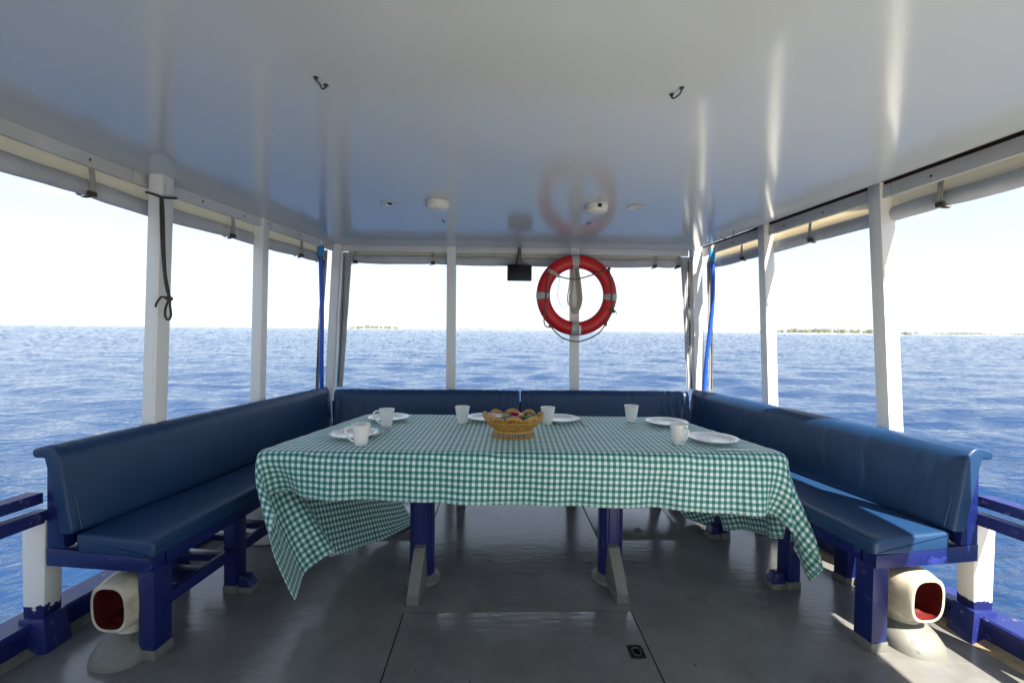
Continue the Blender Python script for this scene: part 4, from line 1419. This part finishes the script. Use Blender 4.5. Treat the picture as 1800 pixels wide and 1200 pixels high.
# ------------------------------------------------------------------ rolled canvas side curtains
def tarp(path, zc, name_label, strap_at, seed, out, flap_top):
    """path(s)->Vector xy, zc(s)->roll centre height; out(s)-> outward unit vector."""
    t_ = thing('rolled_tarpaulin', name_label, 'tarpaulin', Vector((*path(.5), 2.0)), 'rolled canvas curtains under the roof edge')
    ns = 90
    roll, flap = B(), B()
    rings, fr_ = [], []
    for i in range(ns + 1):
        s_ = i / ns
        c = Vector((*path(s_), 0)); n_ = out(s_)
        st = min(abs(s_ - q) for q in strap_at)
        pinch = math.exp(-(st / .018) ** 2)
        sag = .005 * min(1, st / .08)
        sag += .003 * mnoise.noise((s_ * 5, seed, 0))
        zc_ = zc(s_) - sag
        rw = (.027 + .005 * mnoise.noise((s_ * 4, seed + 3, 0))) * (1 - .12 * pinch)
        rh = (.040 + .005 * mnoise.noise((s_ * 4, seed + 6, 0))) * (1 - .10 * pinch)
        ring = []
        for k in range(20):
            a = 2 * math.pi * k / 20
            q = 1 + .13 * mnoise.noise((s_ * 14, math.cos(a) * 1.3 + seed, math.sin(a) * 1.3)) + .05 * math.sin(3 * a + s_ * 9)
            ring.append(c + n_ * (rw * q * math.cos(a)) + Vector((0, 0, zc_ + rh * q * math.sin(a))))
        rings.append(ring)
        zt = flap_top(s_)
        zb = zc_ + rh * .55
        b0 = c - n_ * (rw * .35)
        a0 = c - n_ * .020
        bul = .012 + .010 * mnoise.noise((s_ * 9, seed + 11, 0))
        fr_.append([a0 + Vector((0, 0, zt)), a0 + n_ * bul * .7 + Vector((0, 0, zt * .65 + zb * .35)), b0 + n_ * bul + Vector((0, 0, zt * .3 + zb * .7)), b0 + Vector((0, 0, zb)),
                    b0 + n_ * .003 + Vector((0, 0, zb)), b0 + n_ * (bul + .003) + Vector((0, 0, zt * .3 + zb * .7)), a0 + n_ * (bul * .7 + .003) + Vector((0, 0, zt * .65 + zb * .35)), a0 + n_ * .003 + Vector((0, 0, zt))])
    roll.loft(rings).build('roll', M_canvas, t_, 70)
    flap.loft(fr_).build('upper_flap', M_flap, t_, 70)
    for q in strap_at:
        if not 0 < q < 1:
            continue
        c = Vector((*path(q), 0)); n_ = out(q); tv = Vector((path(q + .002)[0] - path(q - .002)[0], path(q + .002)[1] - path(q - .002)[1], 0)).normalized()
        z_ = zc(q)
        sec = []
        loop = [(-.028, flap_top(q) + .02), (-.034, z_ + .05), (-.036, z_ + .01), (-.030, z_ - .03), (-.008, z_ - .046), (.016, z_ - .042), (.036, z_ - .015), (.038, z_ + .02), (.022, z_ + .046)]
        b_ = B(); rr2 = []
        for (o_, zz) in loop:
            rr2.append([c + n_ * (o_) + tv * w_ + Vector((0, 0, zz)) for w_ in (-.013, .013)] + [c + n_ * (o_ + .003) + tv * w_ + Vector((0, 0, zz + .001)) for w_ in (.013, -.013)])
        b_.loft(rr2)
        so_ = b_.build('strap', M_strap, t_, 60)
        b_ = B()
        b_.box(c - n_ * .030 + Vector((0, 0, z_ - .030)), (.018, .034, .022), Matrix.Rotation(math.atan2(tv.y, tv.x) - math.pi / 2, 3, 'Z'), .003)
        b_.tube([c - n_ * .034 + Vector((0, 0, z_ - .032)), c - n_ * .03 + tv * -.02 + Vector((0, 0, z_ - .05)), c - n_ * .02 + tv * -.035 + Vector((0, 0, z_ - .052))], .004, 5)
        b_.build('buckle', M_ropedk, so_)
    return t_


def mkpath(tab, sgn, off, y0, y1):
    def path(s_):
        y = y0 + (y1 - y0) * s_
        return (lerp_tab(tab, y) + sgn * off, y)
    return path


tarp(mkpath(CE_L, -1, .070, .7, 3.99), lambda s_: ceil_z(.7 + 3.29 * s_) - .137, 'rolled grey canvas curtain strapped along the left roof edge', (.02, .445, .70, .905, .99), 1.3,
     lambda s_: Vector((-1, -.15, 0)).normalized(), lambda s_: ceil_z(.7 + 3.29 * s_) - .035)
tarp(mkpath(CE_R, 1, .150, .7, 3.99), lambda s_: ceil_z(.7 + 3.29 * s_) - .132, 'rolled grey canvas curtain strapped along the right roof edge', (.02, .425, .66, .865, .99), 5.1,
     lambda s_: Vector((1, .1, 0)).normalized(), lambda s_: ceil_z(.7 + 3.29 * s_) - .035)
tarp(lambda s_: (-1.46 + 3.02 * s_, 4.165), lambda s_: 2.005, 'rolled canvas curtain across the stern above the floodlight', (.02, .25, .505, .92, .99), 8.7,
     lambda s_: Vector((0, 1, 0)), lambda s_: 2.075)


# gathered vertical curtain edges at the stern corners
def curtain(x0, y0, x1, y1, wid, label, seed, dirx=1, ydir=0):
    t_ = thing('curtain', label, 'curtain', (x0, y0, 1.4), 'gathered canvas curtains at the stern corners')
    b_ = B(); rings = []
    for i in range(40):
        q = i / 39
        z = 2.055 - 1.20 * q
        x = x0 + (x1 - x0) * q; y = y0 + (y1 - y0) * q
        wd = wid * (1 - .35 * q) * (1 + .10 * mnoise.noise((q * 5, seed, 1)))
        front, back = [], []
        for k in range(13):
            u = k / 12
            ph = .010 * math.sin(u * 19 + seed + .8 * mnoise.noise((q * 3, seed, u))) * (1 - .3 * q)
            px = x + dirx * wd * u + ydir * ph; py = y + ydir * wd * u + (ph if not ydir else 0)
            front.append((px, py, z)); back.append((px - (.004 if ydir else 0), py + (0 if ydir else .004), z))
        rings.append(front + back[::-1])
    b_.loft(rings).build('folds', M_canvas, t_, 60)
    b_ = B(); q = .18
    b_.build('cord', M_ropedk, t_) if False else b_.bm.free()
    cord = B(); cord.tube([(x0 + dirx * .02, y0 - .012, 2.02), (x0 + dirx * .03 + (x1 - x0) * .5, (y0 + y1) / 2 - .014, 1.5), (x1 + dirx * .02, y1 - .012, .87)], .0035, 6)
    cord.build('edge_cord', M_ropedk, t_)
    return t_


curtain(-1.500, 4.105, -1.545, 4.075, .085, 'gathered grey canvas hanging inside the left stern corner post', .3)
curtain(1.625, 4.105, 1.665, 4.075, .085, 'gathered grey canvas hanging inside the right stern corner post', 2.2, -1)
curtain(1.735, 4.02, 1.765, 3.98, .055, 'sunlit gathered canvas outside the right stern corner post', 4.0, 1)
curtain(-1.60, 4.02, -1.660, 3.98, .040, 'narrow gathered canvas outside the left stern corner post', 5.2, -1)


# ------------------------------------------------------------------ blue hoses down the corners
def hose(pts, label):
    t_ = thing('hose', label, 'hose', pts[0], 'blue drain hoses at the stern corners')
    p0 = Vector(pts[0])
    B().lathe([(.017, .02), (.017, .075)], (p0.x, p0.y, p0.z - .015), 16).build('pipe_stub', M_pvc, t_)
    B().lathe([(.021, -.080), (.0255, -.076), (.0265, .010), (.024, .014)], (p0.x, p0.y, p0.z), 20).build('coupling', M_coup, t_)
    B().tube([p0 + Vector((0, 0, -.06))] + [Vector(q) for q in pts[1:]], .0175, 12, False, 6).build('tube', M_hose, t_)
    b_ = B(); b_.lathe([(.0205, -.093), (.0215, -.091), (.0215, -.083), (.0205, -.081)], (p0.x, p0.y, p0.z), 18)
    b_.box((p0.x + .018, p0.y - .012, p0.z - .087), (.016, .010, .010), None, .002)
    b_.build('hose_clamp', M_dksteel, t_)


hose([(-1.606, 3.88, 2.055), (-1.606, 3.885, 1.85), (-1.604, 3.90, 1.5), (-1.615, 3.92, 1.1), (-1.622, 3.95, .80), (-1.63, 4.0, .4)], 'straight blue hose down the left stern corner')
hose([(1.722, 3.88, 2.062), (1.735, 3.885, 1.85), (1.742, 3.90, 1.62), (1.735, 3.91, 1.45), (1.712, 3.93, 1.1), (1.705, 3.96, .80), (1.70, 4.0, .4)], 'bowed blue hose down the right stern corner')

# dark rope tied round the near left post
TR = thing('tie_rope', 'dark rope tied round the near left post with a looped end', 'rope', (-1.79, 2.36, 2.02))
b_ = B()
zc_ = 2.040
b_.tube([(-1.888, 2.362, zc_ + .012), (-1.845, 2.358, zc_), (-1.812, 2.360, zc_ - .012), (-1.808, 2.40, zc_ - .004), (-1.809, 2.463, zc_ + .012), (-1.85, 2.467, zc_ + .016), (-1.893, 2.463, zc_ + .018), (-1.894, 2.40, zc_ + .016)], .0062, 7, True, 3)
b_.build('wrap', M_ropedk, TR)
b_ = B()
b_.tube([(-1.812, 2.356, zc_ - .012), (-1.808, 2.350, 1.95), (-1.803, 2.348, 1.80), (-1.792, 2.346, 1.66), (-1.782, 2.345, 1.58), (-1.766, 2.343, 1.525)], .0060, 7)
b_.tube([(-1.806, 2.356, zc_ - .014), (-1.796, 2.350, 1.95), (-1.792, 2.347, 1.80), (-1.786, 2.345, 1.66), (-1.778, 2.344, 1.60), (-1.764, 2.343, 1.53)], .0060, 7)
b_.build('tail', M_ropedk, TR)
b_ = B()
b_.sphere((-1.764, 2.342, 1.518), .016, 1.1, .8, .8, 10, 7)
b_.sphere((-1.776, 2.341, 1.522), .012, 1.1, .8, .8, 10, 7)
b_.tube([(-1.764, 2.342, 1.515), (-1.782, 2.340, 1.47), (-1.784, 2.340, 1.43), (-1.769, 2.340, 1.412), (-1.756, 2.340, 1.435), (-1.760, 2.340, 1.48)], .0056, 7, True, 4)
b_.tube([(-1.770, 2.338, 1.522), (-1.80, 2.337, 1.525), (-1.825, 2.339, 1.495), (-1.832, 2.342, 1.475)], .0052, 7)
b_.build('knot', M_ropedk, TR)

# ------------------------------------------------------------------ ceiling fittings


def detector(x, y, label, dark):
    z = ceil_z(y)
    t_ = thing('smoke_detector', label, 'detector', (x, y, z), 'round white detectors on the ceiling')
    B().lathe([(.069, -.001), (.070, -.018), (.067, -.022)], (x, y, z), 36).build('base_ring', M_detector, t_)
    B().lathe([(.0665, -.023), (.066, -.036), (.056, -.046), (.040, -.050), (.002, -.051)], (x, y, z), 36).build('cap', M_detector, t_)
    if dark:
        B().box((x + .006, y - .0675, z - .019), (.024, .010, .020), None, .001).build('label_square', M_black, t_)


detector(-.481, 2.745, 'plain white smoke detector left of centre on the ceiling', False)
detector(.474, 2.755, 'white smoke detector with a black square on its rim', True)


def downlight(x, y, label, open_):
    z = ceil_z(y)
    t_ = thing('downlight', label, 'downlight', (x, y, z), 'small recessed downlights in the ceiling')
    B().lathe([(.056, -.0005), (.056, -.005), (.052, -.007), (.040, -.006), (.038, -.001)], (x, y, z), 32, cap0=False, cap1=False).build('trim_ring', M_trim, t_)
    B().lathe([(.0375, -.002), (.030, -.0012), (.001, -.001)], (x, y, z), 28).build('reflector', M_lamp if open_ else M_detector, t_)
    if open_:
        B().sphere((x, y, z - .004), .014, 1, 1, .5).build('bulb', M_glass, t_)


downlight(-.776, 2.80, 'shiny metal recessed downlight at the left of the ceiling', True)
downlight(.721, 2.775, 'plain white recessed downlight right of the detectors', False)


def deck_hook(x0, y0, x1, y1, label, s_=1):
    z = ceil_z(y0)
    b_ = B()
    for (x, y) in ((x0, y0), (x1, y1)):
        b_.lathe([(.010 * s_, -.0005), (.010 * s_, -.003), (.005 * s_, -.004), (.005 * s_, -.011 * s_), (.003 * s_, -.013 * s_)], (x, y, z), 12)
    b_.tube([(x0, y0, z - .010 * s_), (x0 * .7 + x1 * .3 + .003, y0 * .7 + y1 * .3, z - .020 * s_), (x0 * .3 + x1 * .7 - .003, y0 * .3 + y1 * .7, z - .026 * s_), (x1, y1, z - .010 * s_)], .0035 * s_, 7)
    o = b_.build('ceiling_hook', M_dksteel)
    tag(o, label, 'hook', 'metal hooks screwed into the ceiling')


deck_hook(-.690, 1.466, -.674, 1.508, 'metal hook in the ceiling at the upper left of the picture', .8)
deck_hook(.472, 1.468, .455, 1.510, 'metal hook in the ceiling at the upper right of the picture', .8)
deck_hook(-.502, 3.165, -.493, 3.195, 'small hook in the ceiling behind the plain smoke detector', .6)
deck_hook(.518, 3.145, .505, 3.175, 'small hook in the ceiling behind the marked smoke detector', .6)
z = ceil_z(3.4)
b_ = B(); b_.tube([(1.60, 3.30, z - .001), (1.615, 3.32, z - .028), (1.605, 3.37, z - .046), (1.575, 3.40, z - .04), (1.565, 3.41, z - .022)], .0028, 6)
tag(b_.build('wire_hook', M_dksteel), 'bent wire hook hanging near the right rear ceiling edge', 'hook')


# ------------------------------------------------------------------ cowl ventilators
def superel(c, ax, ay, w, h, k=28, e=.55):
    out = []
    for i in range(k):
        a = 2 * math.pi * i / k
        out.append(c + ax * (w * math.copysign(abs(math.cos(a)) ** e, math.cos(a))) + ay * (h * math.copysign(abs(math.sin(a)) ** e, math.sin(a))))
    return out


def cowl(x, y, heading, label):
    r_ = thing('cowl_vent', label, 'ventilator', (x, y, 0), 'cream cowl ventilators on the deck')
    f = Vector((math.cos(heading), math.sin(heading), 0)); sd_ = Vector((-f.y, f.x, 0)); up = Vector((0, 0, 1))
    o = Vector((x, y, 0))
    # bend: from vertical neck to horizontal mouth
    st = [(0, .085, 90, .062, .062), (0, .115, 88, .066, .064), (-.014, .160, 68, .084, .080), (-.006, .215, 40, .100, .100), (.030, .238, 14, .104, .108), (.072, .234, 0, .096, .104), (.104, .232, -2, .084, .101), (.120, .232, -2, .081, .100), (.126, .232, -2, .076, .095)]
    outer, inner = [], []
    for d, z_, ang, w, h in st:
        dr = f * math.cos(R(ang)) + up * math.sin(R(ang))
        ay = up * math.cos(R(ang)) - f * math.sin(R(ang))
        outer.append(superel(o + f * d + up * z_, sd_, ay, w, h, 28, .68))
    for d, z_, ang, w, h in reversed(st[3:]):
        ay = up * math.cos(R(ang)) - f * math.sin(R(ang))
        inner.append(superel(o + f * (d - .001) + up * z_, sd_, ay, w - .010, h - .010, 28, .68))
    for d, q_ in ((-.035, .85), (-.055, .55), (-.062, .06)):
        inner.append(superel(o + f * d + up * .205, sd_, up, .08 * q_, .085 * q_, 28, .68))
    b_ = B(); b_.loft(outer, caps=False)
    # lip between outer and inner
    lip = [outer[-1], inner[0]]
    b_.loft(lip, caps=False)
    bmesh.ops.remove_doubles(b_.bm, verts=b_.bm.verts[:], dist=.0004)
    b_.build('hood', M_cowl, r_, 50)
    b_ = B(); b_.loft(inner, caps=False)
    b_.build('throat', M_red, r_, 50, flip=False)
    # moulded grey deck base: low rounded wedge
    b_ = B(); rings = []
    for z_, w, L0, L1 in ((.0, .116, -.13, .165), (.028, .114, -.128, .160), (.058, .106, -.118, .125), (.082, .090, -.100, .085), (.094, .070, -.080, .070)):
        c_ = o + f * ((L0 + L1) / 2) + up * z_
        rings.append(superel(c_, f, sd_, (L1 - L0) / 2, w, 32, .75))
    b_.loft(rings).build('base', M_grey, r_, 60)
    cl_ = B(); cl_.lathe([(.066, .088), (.070, .094), (.068, .102), (.063, .106)], (x, y, 0), 24, cap0=False, cap1=False)
    cl_.build('neck_sealant', M_cowl, r_)
    return r_


cowl(-1.665, 1.985, R(-95), 'cream cowl vent with dark red throat on the left of the deck')
cowl(1.745, 2.00, R(-87), 'dirty cream cowl vent with sunlit red throat on the right of the deck')

# white tub under the left bench
b_ = B(); rings = []
for z_, w, d_ in ((.0, .10, .13), (.006, .108, .138), (.03, .112, .142), (.26, .125, .16), (.275, .132, .167), (.28, .130, .165), (.275, .122, .156), (.02, .105, .135)):
    rings.append(superel(Vector((-1.62, 3.02, z_ + .003)), Vector((1, 0, 0)), Vector((0, 1, 0)), w, d_, 36, .5))
tag(b_.loft(rings).build('tub', M_bucket, None, 50), 'white plastic tub on the deck under the left bench', 'tub')


# ------------------------------------------------------------------ islands and boats far off
def island(az_deg, dist, width, height, label, mat, seed, gaps=0.15):
    a = R(az_deg)
    c = Vector((CAM.x + dist * math.sin(a), dist * math.cos(a), SEA_Z))
    rt_ = Vector((math.cos(a), -math.sin(a), 0)); dp = Vector((math.sin(a), math.cos(a), 0))
    t_ = thing('island', label, 'island', c, 'low islands on the horizon')
    rnd = random.Random(seed)
    b_ = B(); rings = []
    for i in range(25):
        u = -1 + 2 * i / 24
        w = (1 - abs(u) ** 2.4)
        rings.append([c + rt_ * (u * width * .54) + dp * (v_ * width * .14 * (w + .02)) + Vector((0, 0, z_ * (w ** .5))) for v_, z_ in ((-1, -.8), (-.8, height * .07), (-.3, height * .12), (.3, height * .12), (.8, height * .07), (1, -.8))])
    b_.loft(rings).build('beach', M_sand, t_, 60)
    f = B()
    nb = int(width / height * 6)
    for i in range(nb):
        u = rnd.uniform(-1, 1)
        if mnoise.noise((u * 6, seed, 0)) < -gaps * 2:
            continue
        env = (1 - abs(u) ** 5) * (.55 + .35 * (mnoise.noise((u * 4, seed + 2, 0)) + .5))
        hh = height * env * rnd.uniform(.6, 1.05)
        r0 = height * rnd.uniform(.10, .22)
        q = c + rt_ * (u * width * .5) + dp * (rnd.uniform(-.8, .8) * width * .10)
        bmesh.ops.create_icosphere(f.bm, subdivisions=1, radius=r0, matrix=Matrix.Translation(q + Vector((0, 0, max(r0 * .6, hh - r0)))) @ Matrix.Diagonal((rnd.uniform(.9, 1.8), rnd.uniform(.9, 1.8), rnd.uniform(.7, 1.1), 1)))
        bmesh.ops.create_icosphere(f.bm, subdivisions=1, radius=r0 * 1.2, matrix=Matrix.Translation(q + Vector((0, 0, max(r0 * .5, hh * .45)))) @ Matrix.Diagonal((1.5, 1.5, 1.3, 1)))
        for _ in range(5):
            d = Vector((rnd.uniform(-1, 1), rnd.uniform(-1, 1), rnd.uniform(-.2, .8))).normalized() * r0 * 1.5
            bmesh.ops.create_icosphere(f.bm, subdivisions=1, radius=r0 * .35, matrix=Matrix.Translation(q + d + Vector((0, 0, max(r0 * .6, hh - r0)))))
    for v_ in f.bm.verts:
        v_.co += Vector((mnoise.noise(v_.co * .3), mnoise.noise(v_.co * .3 + Vector((7, 0, 0))), mnoise.noise(v_.co * .35 + Vector((0, 9, 0))))) * height * .06
    o = f.build('palm_grove', mat, t_, None)
    o['kind'] = 'stuff'
    return t_


def az(px):
    return math.degrees(math.atan((px - 900) / 800)) + math.degrees(math.atan(24 / 800))


island(az(661), 1500, 165, 15, 'small green island seen between left corner post and thin post', M_palm, 3)
island(az(1459), 1500, 325, 19, 'long green wooded island seen between the two right posts', M_palm, 8, .25)
island(az(838), 4600, 420, 20, 'faint low island just right of the thin left stern post', M_farfol, 14, .05)
island(az(912), 5000, 150, 22, 'tiny faint islet left of the life ring', M_farfol, 21, .2)
island(az(1672), 3600, 900, 20, 'long thin far island beyond the near right post', M_farfol, 33, .05)


def far_boat(px, dist, L, label):
    a = R(az(px))
    c = Vector((CAM.x + dist * math.sin(a), dist * math.cos(a), SEA_Z))
    t_ = thing('boat', label, 'boat', c, 'tiny boats on the horizon')
    b_ = B(); rings = []
    for i in range(9):
        u = -1 + i / 4
        w = L * .14 * (1 - max(0, u) ** 3)
        rings.append([c + Vector((u * L / 2, -w, .9 + .4 * u * u)), c + Vector((u * L / 2, -w * .6, -.2)), c + Vector((u * L / 2, w * .6, -.2)), c + Vector((u * L / 2, w, .9 + .4 * u * u))])
    b_.loft(rings).build('hull', M_hull, t_)
    b_ = B(); b_.box(c + Vector((-L * .08, 0, 1.9)), (L * .45, L * .2, 1.5), None, .1); b_.box(c + Vector((-L * .05, 0, 2.75)), (L * .55, L * .24, .15))
    b_.build('cabin', M_bolt, t_)


far_boat(1184, 1300, 12, 'tiny dark boat on the horizon left of the right corner post')
far_boat(1301, 1700, 12, 'tiny dark boat on the horizon right of the right blue hose')
